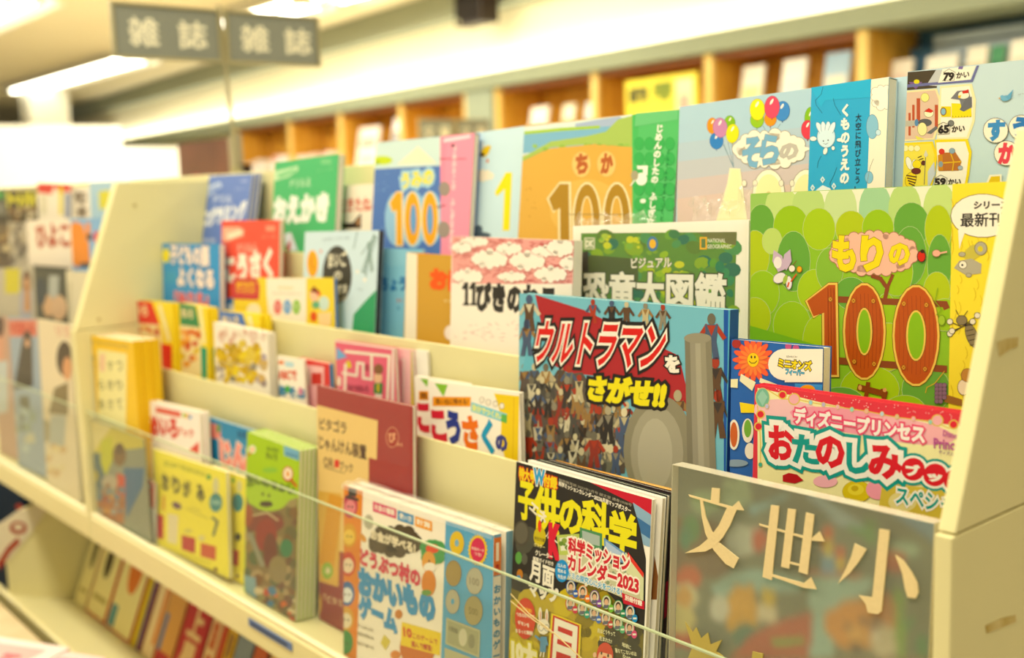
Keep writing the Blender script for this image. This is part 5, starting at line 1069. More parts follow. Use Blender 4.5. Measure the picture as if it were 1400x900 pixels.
def wrap_box(b):
    W2 = b.w/2; nx = 22; v = []; f = []; r = random.Random(6)
    # a loose sleeve: front sheet, puckered top, side sheet
    for j, (y, z) in enumerate(((-.0036, 0), (-.0036, b.h*.5), (-.0036, b.h-.004), (-.0030, b.h+.001), (b.t*.5, b.h+.0035), (b.t-.001, b.h+.002))):
        for i in range(nx+1):
            x = -W2-.001+(b.w+.002)*i/nx; k = .0012 if j >= 3 else 0
            v.append((x, y+r.uniform(0, k), z+(r.uniform(0, k*1.6) if j >= 3 else 0)))
    for j in range(5):
        for i in range(nx): a = j*(nx+1)+i; f.append((a, a+1, a+nx+2, a+nx+1))
    return mesh('shrink_film', v, f, None, b.root, mats=[WRAP, CRUMPLE], fmat=[0 if q < 2*nx else 1 for q in range(len(f))])
wrap_box(b)
b.copy(.001, .0155, bare=True, label='second shrink wrapped shopping game box, its spine showing behind the front one')
# science magazine
b = Book('science_magazine', 'black children\'s science magazine 子供の科学 with big yellow title and moon map cover', 'magazine', (706, 631), (892, 683), .704, FD, .005, 5, '#f3eedd', 'pages')
A = b.art.K(690, 610, 3.104)
A.poly([(50, 62), (330, 145), (625, 225), (622, 300), (50, 300)], '#c4283a').poly([(545, 240), (622, 292), (618, 430), (590, 420), (560, 330)], '#8fb0c8').poly([(560, 300), (620, 340), (618, 395), (580, 370)], '#3f6fa0').text('?', (584, 515), (598, 518), 26, '#c0303a', .04)
A.poly([(50, 62), (360, 150), (545, 245), (575, 350), (600, 480), (596, 700), (575, 1100), (0, 1100)], '#25221f')
A.spots(40, 330, 110, 420, 1, 40, 40, ['#4a4a3e'], 1.6)
A.poly([(20, 600), (240, 690), (330, 560), (420, 600), (560, 760), (590, 800), (590, 1100), (0, 1100)], '#6f6420').poly([(0, 640), (200, 650), (330, 600), (450, 700), (480, 1100), (0, 1100)], '#b29c24').spots(40, 640, 430, 900, 40, 22, 48, ['#bca628', '#a08c20', '#c8b430', '#8a7a20', '#b8a440'])
A.spots(420, 740, 560, 900, 16, 20, 46, ['#4a4420', '#6a6028', '#3a3826'])
A.ell(72, 372, 34, 55, '#4a463a').ell(72, 370, 27, 45, '#5f5b4c').ell(60, 475, 14, 26, '#5f9a4c').ell(85, 480, 13, 24, '#55554a').ell(65, 545, 13, 22, '#b87a34').ell(60, 560, 10, 12, '#4a84b0').ell(88, 560, 12, 20, '#4a4a40')
A.text('特大号', (62, 140), (128, 158), 50, '#ecd23a', .05, (('#d84a34', .13),)).text('W', (126, 158), (168, 168), 62, '#3f9ccc', .06, (('#f3eedc', .13),)).text('付録', (166, 168), (222, 184), 48, '#ecd23a', .05, (('#d84a34', .13),))
A.text('発明発見誌 2023年1月号 誠文堂 通巻1038号', (230, 148), (540, 258), 12, '#a8a290', .01).text('科学ミッションカレンダー2023&月面マップポスター', (230, 168), (535, 285), 20, '#f0ead6', .04)
Y_ = '#e9e03a'
for ch, x, y, w_, h_ in (('子', 60, 300, 62, 150), ('供', 124, 345, 104, 175), ('の', 236, 352, 90, 130), ('科', 330, 388, 108, 165), ('学', 446, 450, 108, 178)): A.text(ch, (x, y), (x+w_, y+w_*.3), h_, Y_, .045)
A.text('エネ', (105, 268), (170, 332), 44, '#ece6d2', .05).text('ルギー', (175, 385), (222, 430), 40, '#ece6d2', .03).text('K', (192, 460), (226, 470), 120, '#d02c40', .1)
A.ell(150, 385, 26, 42, '#c9b82e').ell(150, 340, 8, 26, '#d84a34').text('特別付録', (128, 398), (172, 410), 16, '#6a5a1c', .02).text('ポスター', (126, 425), (172, 438), 16, '#e8dc9c', .02).text('クレーター', (132, 462), (205, 482), 22, '#f0ead6', .04).text('観察ガイド付き', (122, 486), (208, 510), 18, '#f0ead6', .03)
A.text('月面', (108, 565), (208, 606), 82, '#f3eedc', .04).text('マップ', (106, 632), (228, 668), 56, '#f3eedc', .07)
for pts_, c in (([(222, 378), (318, 372), (322, 460), (300, 470), (232, 462)], '#b8c86c'), ([(320, 345), (415, 372), (415, 440), (322, 420)], '#4f8a5c'), ([(422, 388), (515, 455), (515, 500), (425, 470)], '#6f9ac4'), ([(515, 450), (592, 545), (590, 660), (530, 640), (500, 520)], '#d8dcb0'), ([(525, 450), (592, 540), (590, 560), (522, 470)], '#d8443a'), ([(232, 462), (400, 470), (560, 560), (585, 680), (400, 600), (240, 560)], '#c9c8a4')): A.poly(pts_, c)
for pts_, c in (([(235, 390), (305, 385), (305, 440), (240, 445)], '#e6e8d0'), ([(330, 358), (405, 382), (405, 425), (332, 408)], '#a8b8b0'), ([(430, 402), (505, 458), (505, 480), (432, 452)], '#b0c4dc')): A.poly(pts_, c)
A.spots(240, 400, 300, 440, 10, 6, 12, ['#6a8a3c', '#8aa04c']).spots(340, 460, 570, 600, 30, 5, 9, ['#e8e6cc', '#8a9c7c', '#b8a890', '#d8d4b4'])
A.text('科学ミッション', (272, 452), (530, 535), 66, '#c8303c', .05, (('#f7f1e0', .16),)).text('カレンダー2023', (270, 522), (568, 628), 66, '#c8303c', .05, (('#f7f1e0', .16),)).text('キミの探究心に火をつける!', (268, 556), (498, 634), 26, '#4aa4d4', .03, (('#f3f0e0', .14),))
A.poly([(498, 622), (596, 660), (594, 694), (506, 668)], '#c4283c').text('別冊付録', (512, 652), (584, 680), 22, '#f7f1e0', .04).ell(245, 530, 29, 48, '#2f8ecc')
for t_, y in (('12人の', 512), ('究める', 535), ('先生が', 560)): A.text(t_, (228, y), (262, y+8), 16, '#eef2ea', .03)
cs = ['#2f5fae', '#e8843c', '#7a4a9c', '#7ab84a', '#2f8a5c', '#2f8ec4', '#c83a4c', '#2f9a7c', '#3a6ab8', '#b8443c', '#5fb07c', '#d84a7c']
for i in range(6):
    for r_, y0 in ((0, 600), (1, 668)):
        x = 283+i*50.5-r_*2; y = y0+i*21; c = cs[i+r_*6]; A.ell(x, y, 21, 31, c, None); A.ell(x, y, 18, 28, '#d8d4bc'); A.poly([(x-15, y+26), (x-10, y+10), (x+10, y+10), (x+15, y+24)], '#5f6470'); A.ell(x, y-6, 11, 17, '#3a302a'); A.ell(x, y-1, 8.5, 13, '#dcb494'); A.ell(x+20, y+26, 12, 17, c); A.rect(x+13, y+22, x+28, y+30, '#e9ead8')
A.K(700, 760, 5.833)
A.ell(112, 500, 82, 165, '#c9452c')
for t_, y, x0, x1 in (('100号記念!', 430, 60, 165), ('つきのわくわく', 480, 45, 185), ('ギモンを', 545, 55, 145), ('まるっと解説!', 610, 38, 175)): A.text(t_, (x0, y), (x1, y+25), 30, '#efb83a' if y == 430 else '#f0e4cc', .04)
A.ell(232, 470, 14, 60, '#efe9d4').ell(285, 480, 13, 58, '#efe9d4').ell(234, 480, 5, 40, '#e09a8a').ell(285, 490, 5, 40, '#e09a8a').ell(258, 565, 48, 62, '#efe9d4').ell(240, 572, 18, 24, '#efe9d4', '#4a4438', 4).ell(285, 575, 16, 24, '#efe9d4', '#4a4438', 4).poly([(235, 645), (285, 645), (275, 770), (230, 765)], '#5f94b8').line([(195, 640), (238, 675)], 16, '#5f94b8').line([(280, 670), (290, 710)], 14, '#5f94b8').line([(240, 770), (232, 800)], 10, '#efe9d4').line([(262, 770), (258, 805)], 10, '#efe9d4')
A.poly([(322, 455), (560, 548), (545, 900), (285, 900)], '#e6cf2c').poly([(335, 472), (545, 555), (530, 900), (300, 900)], '#bf2c28').poly([(348, 492), (532, 565), (515, 900), (322, 900)], '#f3eedc').poly([(375, 558), (492, 602), (488, 645), (372, 598)], '#bf2c28').poly([(370, 660), (485, 700), (482, 742), (366, 700)], '#bf2c28').poly([(362, 760), (478, 800), (470, 900), (350, 900)], '#bf2c28')
A.text('10大', (10, 830), (200, 900), 170, '#efe9c0', .07, (('#d8cc2c', .16),))
for t_, x0, x1, y in (('月はどうやって', 690, 832, 612), ('生まれた?', 706, 805, 670), ('地球に', 885, 955, 720), ('落ちてこないのは', 832, 1002, 770), ('なぜ?', 890, 960, 815)): A.text(t_, (x0, y), (x1, y+30), 34, '#e2deb4', .03)
A.ell(750, 790, 66, 100, '#c9503c').ell(750, 825, 58, 82, '#e8bc98').poly([(690, 760), (810, 790), (780, 740), (720, 720)], '#c9503c').ell(722, 775, 7, 14, '#3a2a20').ell(775, 795, 7, 14, '#3a2a20').ell(745, 815, 16, 16, '#c9503c').ell(668, 790, 14, 22, '#e8bc98')
b.flat(); sci = b
# magazines stacked behind it
for k, (y, tl, tr, lab, col) in enumerate(((.7115, (722, 629), (906, 681), 'white edged magazine directly behind the children\'s science magazine', '#f3efe2'), (.7185, (734, 628), (912, 678), 'dark magazine with green edge stacked behind the science magazine', '#3a4238'), (.7250, (746, 628), (920, 674), 'black and crimson magazine stacked behind the science magazine', '#2a1c1e'), (.7315, (756, 630), (925, 672), 'orange topped magazine at the back of the science magazine stack', '#f0b04a'))):
    m_ = Book('magazine', lab, 'magazine', tl, tr, y, FD, .005, 5, col, 'pages', group=None)
    if k == 0: m_.art.poly([(895, 760), (905, 790), (898, 820), (890, 820)], '#8a5a34')
    if k == 2: m_.art.poly([(905, 800), (930, 800), (930, 850), (905, 850)], '#8a2434')
    m_.flat()
# the frosted sleeve with cut letters
b = Book('boxed_picture_book', 'large picture book in a cloudy plastic sleeve with raised gold letters 文世小', 'picture book', (928, 636), (1283, 716), .692, FD, .004, 3, '#7d8a7c', 'pages')
A = b.art.K(900, 610, 3.102)
S = b
def off(x, y): return S.G(x, y)
A.rect(60, 60, 1200, 1500, '#76806a')
A.poly([(600, 190), (760, 230), (1000, 290), (1190, 420), (1190, 300), (700, 160)], '#7fa8c8').poly([(620, 200), (760, 330), (900, 350), (700, 220)], '#a8c4cc').cloud(330, 200, 60, 60, '#a9c4a0').cloud(200, 240, 60, 50, '#98b48c').poly([(380, 260), (560, 200), (560, 215), (400, 290)], '#8fbfc4')
A.poly([(70, 300), (240, 320), (320, 400), (300, 560), (80, 560)], '#7a6448').ell(140, 350, 40, 60, '#4f9058').ell(115, 390, 26, 50, '#3f8a6a').poly([(300, 450), (350, 340), (440, 350), (470, 430), (330, 480)], '#d6dccc').ell(430, 400, 34, 50, '#c9563c').ell(340, 400, 60, 70, '#cdd8c8')
A.poly([(220, 600), (300, 540), (420, 520), (620, 560), (600, 620), (420, 620), (260, 660)], '#9cc4bc').poly([(640, 550), (920, 560), (900, 620), (760, 680), (740, 900), (640, 900)], '#a4c8bc').poly([(620, 520), (860, 540), (860, 565), (620, 545)], '#b87a5c')
A.poly([(700, 340), (740, 340), (745, 460), (695, 460)], '#d86a3c').poly([(755, 430), (790, 430), (795, 520), (755, 520)], '#d8643c').rect(690, 455, 750, 540, '#7faed0').rect(705, 400, 735, 470, '#d8d060').rect(760, 480, 785, 520, '#ecd050')
A.cloud(1050, 440, 60, 30, '#a4c4a8').poly([(870, 310), (930, 310), (920, 420), (880, 410)], '#6a9a5a').poly([(960, 440), (1050, 460), (1030, 540), (960, 520)], '#c05a3c').ell(860, 360, 60, 20, '#5f9a5c', rot=.4)
A.ell(130, 560, 55, 52, '#d2643a').ell(115, 640, 55, 60, '#d9d8b0').ell(110, 640, 36, 46, '#e0b060').poly([(60, 700), (150, 720), (140, 860), (60, 850)], '#c9563c').ell(100, 740, 60, 60, '#dcd490').poly([(290, 640), (400, 580), (430, 720), (400, 820), (290, 780)], '#d8a838').ell(350, 650, 50, 60, '#e2b048').ell(260, 690, 40, 60, '#d8dccc').ell(370, 800, 60, 46, '#4a7a68')
A.poly([(425, 670), (510, 690), (500, 750), (420, 740)], '#e0d8b8').poly([(440, 600), (500, 620), (490, 680), (440, 665)], '#d9c04a').poly([(400, 800), (520, 740), (660, 700), (640, 900), (300, 900)], '#b8563a').poly([(480, 820), (620, 810), (620, 840), (490, 850)], '#7fa84c')
A.ell(840, 760, 120, 110, '#dc9a48').ell(735, 750, 30, 60, '#dc9a48').ell(805, 772, 18, 20, '#4a3a28').ell(873, 745, 12, 20, '#4a3a28').ell(840, 845, 26, 28, '#5a4028').ell(842, 800, 46, 40, '#e4b060').ell(960, 740, 60, 120, '#c98a4c').ell(925, 760, 30, 46, '#8a6a4a').ell(960, 830, 60, 70, '#d8d0b0').poly([(900, 780), (920, 840), (940, 780)], '#f3eedc')
A.ell(1020, 720, 16, 60, '#7fae4a').ell(1060, 760, 14, 46, '#4f9a5a', rot=.6).ell(1120, 850, 30, 50, '#3f8a58').ell(1000, 470, 30, 30, '#c9784c').poly([(1000, 600), (1040, 620), (1050, 900), (1010, 900)], '#7fae4a')
A.poly([(60, 900), (1180, 900), (1180, 1300), (60, 1300)], '#8a7a54'); b.art.soft('cover_print', b.root, b.w-.0006, b.h-.0006)
W2, h = b.w/2, b.h; dn = .0075
fr = empty('frosted_sleeve'); bpy.data.objects.remove(fr)
box('frosted_sleeve', (-W2-.001, W2+.001, -dn-.0006, -dn, 0, h+.0006), FROST, b.root)
box('sleeve_top', (-W2-.001, W2+.001, -dn+.0002, b.t+.002, h+.001, h+.0016), film('sleeve_edge_plastic', '#efe9cf', .62, .2, bump=.4, scale=20, gloss=.3), b.root)
for sx in (-1, 1): box('sleeve_side', (sx*(W2+.0008)-.0003, sx*(W2+.0008)+.0003, -dn+.0002, b.t+.002, 0, h+.0008), MATS['sleeve_edge_plastic'], b.root)
def letters(polys, name):
    for i_, pts_ in enumerate(polys):
        k = -dn-.0007-i_*.00006
        P = [b.G(900+x/3.102, 610+y/3.102, -dn) for x, y in pts_]; n = len(P)
        v = [(p[0], k, p[1]) for p in P]+[(p[0], k-.0009, p[1]) for p in P]
        yield v, [tuple(range(n)), tuple(range(2*n-1, n-1, -1))]+[(i, (i+1) % n, (i+1) % n+n, i+n) for i in range(n)]
GOLD = mat('cream_gold_foil', '#e9d29a', .4, .5, scale=300, bump=.15, noise=.05)
for nm, polys in (('文', [[(232, 176), (266, 180), (263, 240), (227, 234)], [(133, 205), (318, 256), (345, 232), (367, 272), (320, 268), (140, 215)], [(182, 226), (193, 226), (207, 300), (232, 360), (262, 408), (346, 475), (325, 518), (290, 498), (240, 440), (205, 370), (190, 300)], [(296, 262), (340, 264), (310, 335), (280, 385), (245, 425), (205, 446), (118, 453), (178, 424), (225, 385), (262, 335)]]),
    ('世', [[(432, 328), (655, 390), (688, 361), (709, 404), (655, 400), (434, 336)], [(483, 249), (518, 254), (486, 568), (447, 554)], [(555, 264), (589, 269), (560, 519), (526, 510)], [(632, 281), (667, 290), (638, 544), (600, 532)], [(560, 488), (606, 500), (606, 508), (560, 497)], [(485, 541), (622, 580), (653, 555), (676, 606), (625, 600), (485, 551)]]),
    ('小', [[(942, 350), (986, 357), (951, 700), (936, 712), (893, 705), (884, 668), (855, 632), (912, 641)], [(838, 412), (888, 437), (855, 490), (815, 540), (768, 581), (800, 520), (822, 470)], [(1010, 461), (1045, 485), (1080, 535), (1104, 580), (1108, 620), (1096, 645), (1062, 640), (1050, 600), (1040, 540)]])):
    vv, ff = [], []
    for v, f in letters(polys, nm): n = len(vv); vv += v; ff += [tuple(i+n for i in q) for q in f]
    mesh('raised_letter', vv, ff, GOLD, b.root)
    b.root.children[-1]['label'] = f'raised gold letter {nm}'
for v, f in letters([[(118, 745), (150, 790), (165, 768), (185, 815), (215, 790), (225, 840), (275, 820), (250, 870), (280, 890), (240, 920), (130, 900), (150, 850)], [(405, 870), (450, 880), (445, 920), (400, 915)]], 'x'): mesh('foil_leaf', v, f, mat('olive_gold_foil', '#b8a44c', .4, .5), b.root)
# loose elastic string across the science magazine
P = [on_y(x, y, .6665) for x, y in ((698, 812), (722, 838), (760, 868), (800, 905))]; Q = [on_y(x, y, .6665) for x, y in ((698, 822), (728, 847), (756, 866))]
t = empty('elastic_string', tuple(P[0]+np.array([0, 0, EYE])), 0, 'thin cream elastic string hanging inside the acrylic across the science magazine', 'string')
for pl in (P, Q):
    for a_, c_ in zip(pl, pl[1:]): tube('strand', tuple(a_-P[0]), tuple(c_-P[0]), .0006, mat('cream_elastic', '#e9cf94', .6, .2), t, 6)

# ---------------------------------------------------------------- neighbouring rack
def mag(px0, py0, px1, py1, Y, fl, lab, col, fn, cat='magazine', lean=2):
    m_ = Book('magazine', lab, cat, (px0, py0), (px1, py1), Y, fl, .006, lean, col, 'pages'); fn(m_.art); m_.flat(); return m_
def K4(A): return A.K(0, 240, 4.09)
mag(-30, 259, 8, 259, .90, FA, 'dark magazine with green corner, leftmost on the back tier of the neighbouring rack', '#3a3228', lambda A: K4(A).rect(-50, 90, 25, 130, '#4a9a4c').rect(-50, 150, 30, 220, '#7a7a70'))
mag(9, 260, 50, 260, .895, FA, 'dark magazine with a large yellow title on the back tier of the neighbouring rack', '#4a3c20', lambda A: K4(A).text('オートバイ', (30, 170), (205, 175), 75, '#e0d828', .1).spots(50, 180, 200, 240, 20, 8, 18, ['#d8c8a0', '#8a6a44', '#f0e4c4', '#6a4a2c']))
mag(51, 250, 97, 252, .89, FA, 'white magazine with a red jagged top on the back tier of the neighbouring rack', '#f0e6d0', lambda A: K4(A).poly([(200, 40), (400, 50), (405, 100), (370, 85), (345, 110), (300, 60), (290, 105), (205, 95)], '#d8402c').rect(330, 60, 350, 220, '#e8d850').rect(360, 100, 400, 240, '#9aa0b0').rect(230, 110, 260, 220, '#e0d8b8'))
mag(99, 257, 122, 255, .897, FA, 'white magazine with dark brushed characters on the back tier of the neighbouring rack', '#f3e8d4', lambda A: K4(A).text('旬', (420, 160), (480, 158), 70, '#7a6a58', .05).text('食', (430, 235), (490, 232), 60, '#7a6a58', .05))
mag(122, 249, 175, 247, .885, FA, 'light blue magazine with yellow lettering tucked behind the side panel of the neighbouring rack', '#a9cbdc', lambda A: K4(A).text('夢', (560, 185), (620, 180), 90, '#e6dc5c', .08))
mag(-20, 305, 12, 306, .84, FB, 'dark patterned magazine at the left edge of the neighbouring rack, second row down', '#5a4a38', lambda A: K4(A).spots(-60, 300, 45, 480, 24, 10, 22, ['#3a2e24', '#a08a5c', '#c8b890', '#7a5a34']))
mag(11, 304, 36, 305, .832, FB, 'grey striped magazine beside the white one with the red script title in the neighbouring rack', '#b4aa94', lambda A: K4(A).spots(45, 290, 150, 480, 34, 8, 18, ['#8a8070', '#cfc6b0', '#6a6258', '#a89c84'], 2.0))
mag(36, 301, 97, 300, .826, FB, 'cream magazine with a brown red script title in the neighbouring rack', '#f3e6d0', lambda A: K4(A).text('ひよこ', (210, 400), (390, 395), 115, '#b8543c', .06).poly([(180, 500), (390, 515), (390, 540), (180, 530)], '#3a3228'))
mag(96, 299, 160, 298, .82, FB, 'sky blue magazine with a large orange letter a in the neighbouring rack', '#7fb0dc', lambda A: K4(A).text('a', (408, 470), (480, 470), 165, '#f09440', .12).rect(480, 265, 505, 350, '#f09440').ell(500, 345, 16, 20, '#3a3a3c').ell(540, 345, 18, 34, '#d84a5c').ell(480, 500, 36, 14, '#5a4a44'))
mag(-8, 367, 46, 364, .785, FC, 'beige magazine with yellow block and a long haired woman, third row of the neighbouring rack', '#b8b09a', lambda A: K4(A).rect(28, 520, 110, 660, '#d2c83c').ell(150, 600, 26, 70, '#6a4a34').ell(150, 600, 14, 28, '#d8a880').poly([(110, 640), (180, 640), (180, 800), (110, 800)], '#a8a8b4').poly([(140, 620), (165, 620), (170, 760), (135, 760)], '#c8925c').rect(40, 480, 170, 510, '#e0d8c4'))
mag(46, 364, 91, 368, .778, FC, 'dark magazine showing two people with pale sleeves, third row of the neighbouring rack', '#47483a', lambda A: K4(A).rect(200, 510, 460, 530, '#3a3a34').poly([(275, 560), (330, 560), (325, 690), (270, 690)], '#b4b8b0').ell(270, 730, 30, 60, '#d8b088').ell(330, 740, 46, 70, '#d8b490').ell(230, 650, 30, 80, '#2f3a44'))
mag(90, 371, 130, 372, .772, FC, 'plain beige magazine edge next to the side panel, third row of the neighbouring rack', '#ddd2b0', lambda A: K4(A).line([(395, 600), (390, 760)], 8, '#c0b490'))
def K5(A): return A.K(0, 440, 3.75)
mag(-14, 432, 11, 434, .694, FD, 'dark red haired portrait magazine at the left edge, bottom row of the neighbouring rack', '#c09a84', lambda A: K5(A).ell(0, 120, 22, 130, '#d8a084').ell(0, 20, 20, 60, '#4a2a20').rect(-60, 200, 40, 460, '#c8d0d0'))
mag(11, 433, 51, 437, .687, FD, 'blue grey magazine with a woman in a dark dress, bottom row of neighbouring rack', '#98a8b8', lambda A: K5(A).rect(40, -10, 190, 75, '#d88a74').text('VERA', (50, 60), (180, 62), 50, '#c85a48', .06).poly([(115, 90), (165, 90), (170, 330), (70, 350)], '#4a4238').ell(140, 80, 20, 34, '#3a2c22').ell(140, 110, 12, 22, '#d8ac8c').poly([(100, 380), (150, 380), (160, 560), (110, 560)], '#6a6a58').spots(30, 450, 170, 700, 24, 14, 26, ['#b8c8c8', '#a0b0b8', '#c8c8b0', '#98a898']))
mag(51, 436, 95, 444, .680, FD, 'beige fashion magazine with a dark haired woman in profile, bottom row of the neighbouring rack', '#e3d3b0', lambda A: K5(A).text('リカ', (290, 70), (365, 76), 50, '#e0b098', .05).ell(330, 190, 40, 90, '#4a3a28').ell(345, 240, 24, 60, '#d8a074').poly([(280, 340), (350, 310), (350, 480), (250, 470)], '#8a7a58').ell(230, 560, 34, 60, '#a89c7c').poly([(260, 480), (340, 480), (330, 640), (250, 640)], '#b8bcb4').spots(195, 640, 330, 780, 16, 12, 24, ['#e8d8a8', '#d8b888', '#e8e0c0']))

# ---------------------------------------------------------------- lower shelf: books leaning spine out
def spine_book(xc, w_, h, lab, col, spine_col, marks, depth=.10):
    h = h*1.85
    a_ = math.radians(22); y0, z0 = .741, EYE-.8885
    r = empty('spine_book', (xc, y0, z0), 0, lab, 'book', 'spine-out books on the lower shelf'); r.rotation_euler = (-a_, 0, 0)
    r.rotation_euler = (-a_, 0, 0)
    box('cover', (-w_/2, w_/2, 0, .012, 0, h), cmat(col), r)
    box('page_block', (-w_/2+.001, w_/2-.001, .0125, .016, .002, h-.002), PAGES, r)
    A = Art(lambda x, y: (x*w_/2, y*h))
    A.poly([(-.96, .01), (.96, .01), (.96, .99), (-.96, .99)], spine_col)
    for m_ in marks:
        if m_[0] == 'e': A.ell(m_[1], m_[2], m_[3], m_[4], m_[5])
        elif m_[0] == 'r': A.rect(*m_[1:])
        else:
            s_ = m_[1]; n = len(s_); st = (m_[2]-m_[3])/n
            for i, ch in enumerate(s_): A.text(ch, (-.55, m_[2]-st*(i+.95)), (.55, m_[2]-st*(i+.95)), -st*.8, m_[4], .05)
    A.build('spine_print', r); return r
def at_ground(px, py): P = on_y(px, py, .745); return P[0]
items = [
    (104, 118, .15, 'tall cream booklet with a black dot, leftmost on the lower shelf', '#e8dca0', '#efe3a4', [('e', .1, .42, .35, .13, '#3a3020'), ('r', -.6, .1, .6, .13, '#b0a060')]),
    (120, 144, .15, 'tall cream booklet with orange edge and black figure, second on the lower shelf', '#d8502c', '#efe3a4', [('e', -.1, .42, .35, .13, '#3a3020'), ('e', .3, .62, .2, .08, '#d8744c'), ('r', -.7, .12, .7, .16, '#b0a060')]),
    (146, 178, .15, 'tall cream booklet with a large orange disc, third from the left on the lower shelf', '#c8402c', '#f0e4a4', [('e', .1, .5, .5, .2, '#d87830'), ('e', .6, .9, .4, .07, '#4a3c28'), ('r', -.9, .02, -.4, .18, '#4a8a94')]),
    (180, 186, .15, 'thin yellow book beside the orange disc booklet on the lower shelf', '#d8b82c', '#dcc040', []),
    (187, 193, .15, 'thin dark red and blue striped book on the lower shelf', '#7a2430', '#7a2430', [('r', -.9, 0, -.2, 1, '#4a6a9c')]),
    (194, 208, .15, 'cream book with orange strip on the lower shelf, right of the striped thin one', '#e8c894', '#efd8a8', [('r', .3, .1, .9, .8, '#e08a44')]),
    (209, 230, .15, 'orange brown book with a green grey picture at its top on the lower shelf', '#d89a54', '#dca45c', [('r', -.5, .62, .9, .98, '#5a6a5c'), ('r', -.9, 0, -.5, .35, '#5a78a8'), ('r', -.9, 0, .9, .1, '#b82c34')]),
    (232, 262, .15, 'crimson book with large cream characters on the spine on the lower shelf', '#b01828', '#b81c2c', [('t', '計上昇', .78, .05, '#e8c890'), ('r', .3, .86, .95, .98, '#6a7880')]),
    (264, 277, .15, 'cream book with red and green lettering right of the crimson one on the lower shelf', '#ecc888', '#efd098', [('t', '入門国語', .9, .1, '#c8683c')]),
    (278, 284, .15, 'thin orange red book on the lower shelf between two cream and yellow ones', '#c8482c', '#cc5030', []),
    (285, 296, .15, 'yellow book with small dark lettering on the lower shelf', '#d8a82c', '#e0b43c', [('t', '算数辞典', .9, .1, '#8a5a2c')]),
    (298, 318, .15, 'blue grey book with a dark block on the lower shelf', '#7c8888', '#8a9494', [('r', .1, .6, .95, .9, '#3a3c38')]),
    (320, 336, .15, 'orange and brown patterned book at the right of the visible lower shelf row', '#b8543c', '#c8643c', [('e', .1, .6, .6, .1, '#e8b06c'), ('e', -.2, .3, .5, .1, '#7a3c2c')]),
    (338, 356, .15, 'dark brown book with cream blocks on the lower shelf under the blue shelf label', '#6a4a30', '#7a5838', [('r', -.7, .4, .7, .7, '#e0b878')]),
    (358, 384, .15, 'rust red book half hidden under the lip below the blue shelf label', '#a8442c', '#b04a30', [('r', -.6, .5, .8, .8, '#e0c48c')]),
]
for px0, px1, h, lab, col, sc, marks in items:
    xa_, xb_ = at_ground(px0, 825+(px0-97)*.6), at_ground(px1, 825+(px1-97)*.6)
    spine_book((xa_+xb_)/2, max(.004, xb_-xa_-.002), h, lab, col, sc, marks)
# printed sheet on the end panel of the lower unit, navy box behind it
def on_panel(name, pts_, m_, x, label, cat):
    P = [on_x(px, py, x) for px, py in pts_]; n = len(P); c = P[0]
    t = empty(name, (x, c[1], c[2]+EYE), 0, label, cat)
    v = [(0, p[1]-c[1], p[2]-c[2]) for p in P]+[(.0016, p[1]-c[1], p[2]-c[2]) for p in P]
    mesh('sheet', v, [tuple(range(n)), tuple(range(2*n-1, n-1, -1))]+[(i, (i+1) % n, (i+1) % n+n, i+n) for i in range(n)], m_, t)
    return t, c
t, c = on_panel('printed_sheet', [(-30, 730), (0, 716), (25, 698), (50, 691), (64, 697), (52, 716), (14, 764), (-30, 795)], mat('white_sheet', '#e4d9bc', .6, .3), -2.4485, 'white sheet printed with a red swirl on the end panel at the left edge', 'poster')
v, f = [], []
for k_, pts_ in enumerate(([(-5, 772), (10, 748), (24, 735), (28, 742), (14, 756), (0, 780)], ellpts(25, 722, 12, 9, 14), ellpts(26, 693, 5, 4, 10))):
    n = len(v); P = [on_x(px, py, -2.446) for px, py in pts_]; v += [(.0022, p[1]-c[1], p[2]-c[2]) for p in P]; f.append(tuple(range(n, n+len(P))))
    mesh('red_print', v[n:], [tuple(range(len(P)))], mat('brick_red_print', '#a8402e', .6, .3), t)
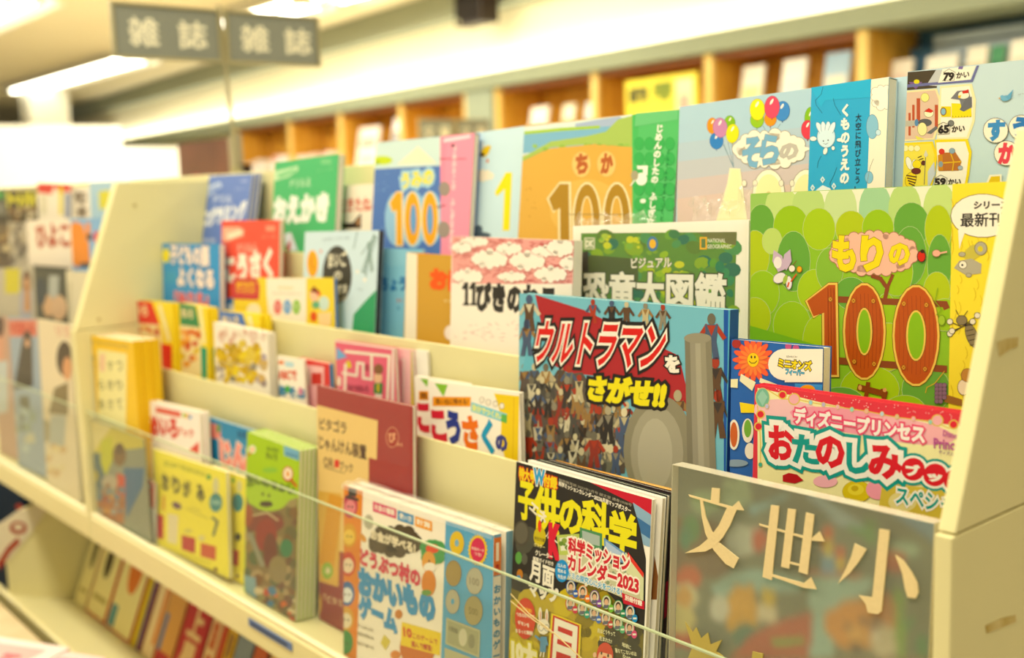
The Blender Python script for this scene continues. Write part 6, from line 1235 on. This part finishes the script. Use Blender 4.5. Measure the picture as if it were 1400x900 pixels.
P = [on_x(px, py, -2.446) for px, py in ellpts(25, 721, 7, 4.5, 12)]; mesh('pale_print', [(.0026, p[1]-c[1], p[2]-c[2]) for p in P], [tuple(range(len(P)))], mat('white_sheet', '#e4d9bc'), t)
nb = empty('navy_box', (-3.0, .84, 0), 0, 'dark navy box under the neighbouring rack at the left edge', 'box')  # plain navy box filling the gap below the lip, behind the end panel
NV = mat('navy_board', '#16304f', .8, .15, bump=.3, scale=40)
box('box_body', (-.4, .25, -.1, .1, .002, .58), NV, nb, .004); box('lid', (-.405, .255, -.105, .105, .581, .635), NV, nb, .004)

# low display platform with flat magazines in the bottom left corner
pf = empty('display_platform', (-1.7, .25, 0), 0, 'low cream display platform in front of the rack at the bottom left', 'display table')
box('platform_top', (-1.4, 1.1, -.26, .305, EYE-.82, EYE-.80), mat('beige_laminate', '#d8c49a', .5, .3, scale=20, col2='#cbb588'), pf, .003)
box('platform_base', (-1.35, 1.05, -.22, .28, .0, EYE-.821), CREAM, pf)
zt_ = EYE-.7995
for k, (px, py, rz, wd_, lab, col) in enumerate(((96, 886, .5, .18, 'pile of pink and white magazines lying flat in the bottom left corner, left pile', '#f6dcd6'), (146, 900, .5, .085, 'pile of pale pink magazines lying flat in the bottom left corner, right pile', '#f3d0cc'))):
    P = on_z(px, py, -.745)
    t = empty('magazine_pile', (P[0], P[1], zt_), rz, lab, 'magazine', 'magazines lying flat on the platform')
    zb_ = .0
    for q in range(5): box('page_block', (-wd_+.001, -.001, -.259, -.001, q*.011, q*.011+.0098), PAGES, t); box('cover', (-wd_, 0, -.26, 0, q*.011+.0099, q*.011+.0108), cmat(col), t)
    v = Art(lambda x, y: (x, y)); v.poly([(-wd_*.9, -.12), (-wd_*.17, -.12), (-wd_*.17, -.02), (-wd_*.9, -.02)], '#f0b4b0').poly([(-wd_*.94, -.24), (-wd_*.28, -.24), (-wd_*.28, -.15), (-wd_*.94, -.15)], '#fbf3ea').text('はる', (-wd_*.83, -.1), (-wd_*.28, -.1), -.05, '#d86a74', .06)
    o = v.build('cover_print', t)
    for vv_ in o.data.vertices: xx, yy, zz = vv_.co; vv_.co = (xx, zz, .0548-yy)
bpy.data.objects.remove(_to)
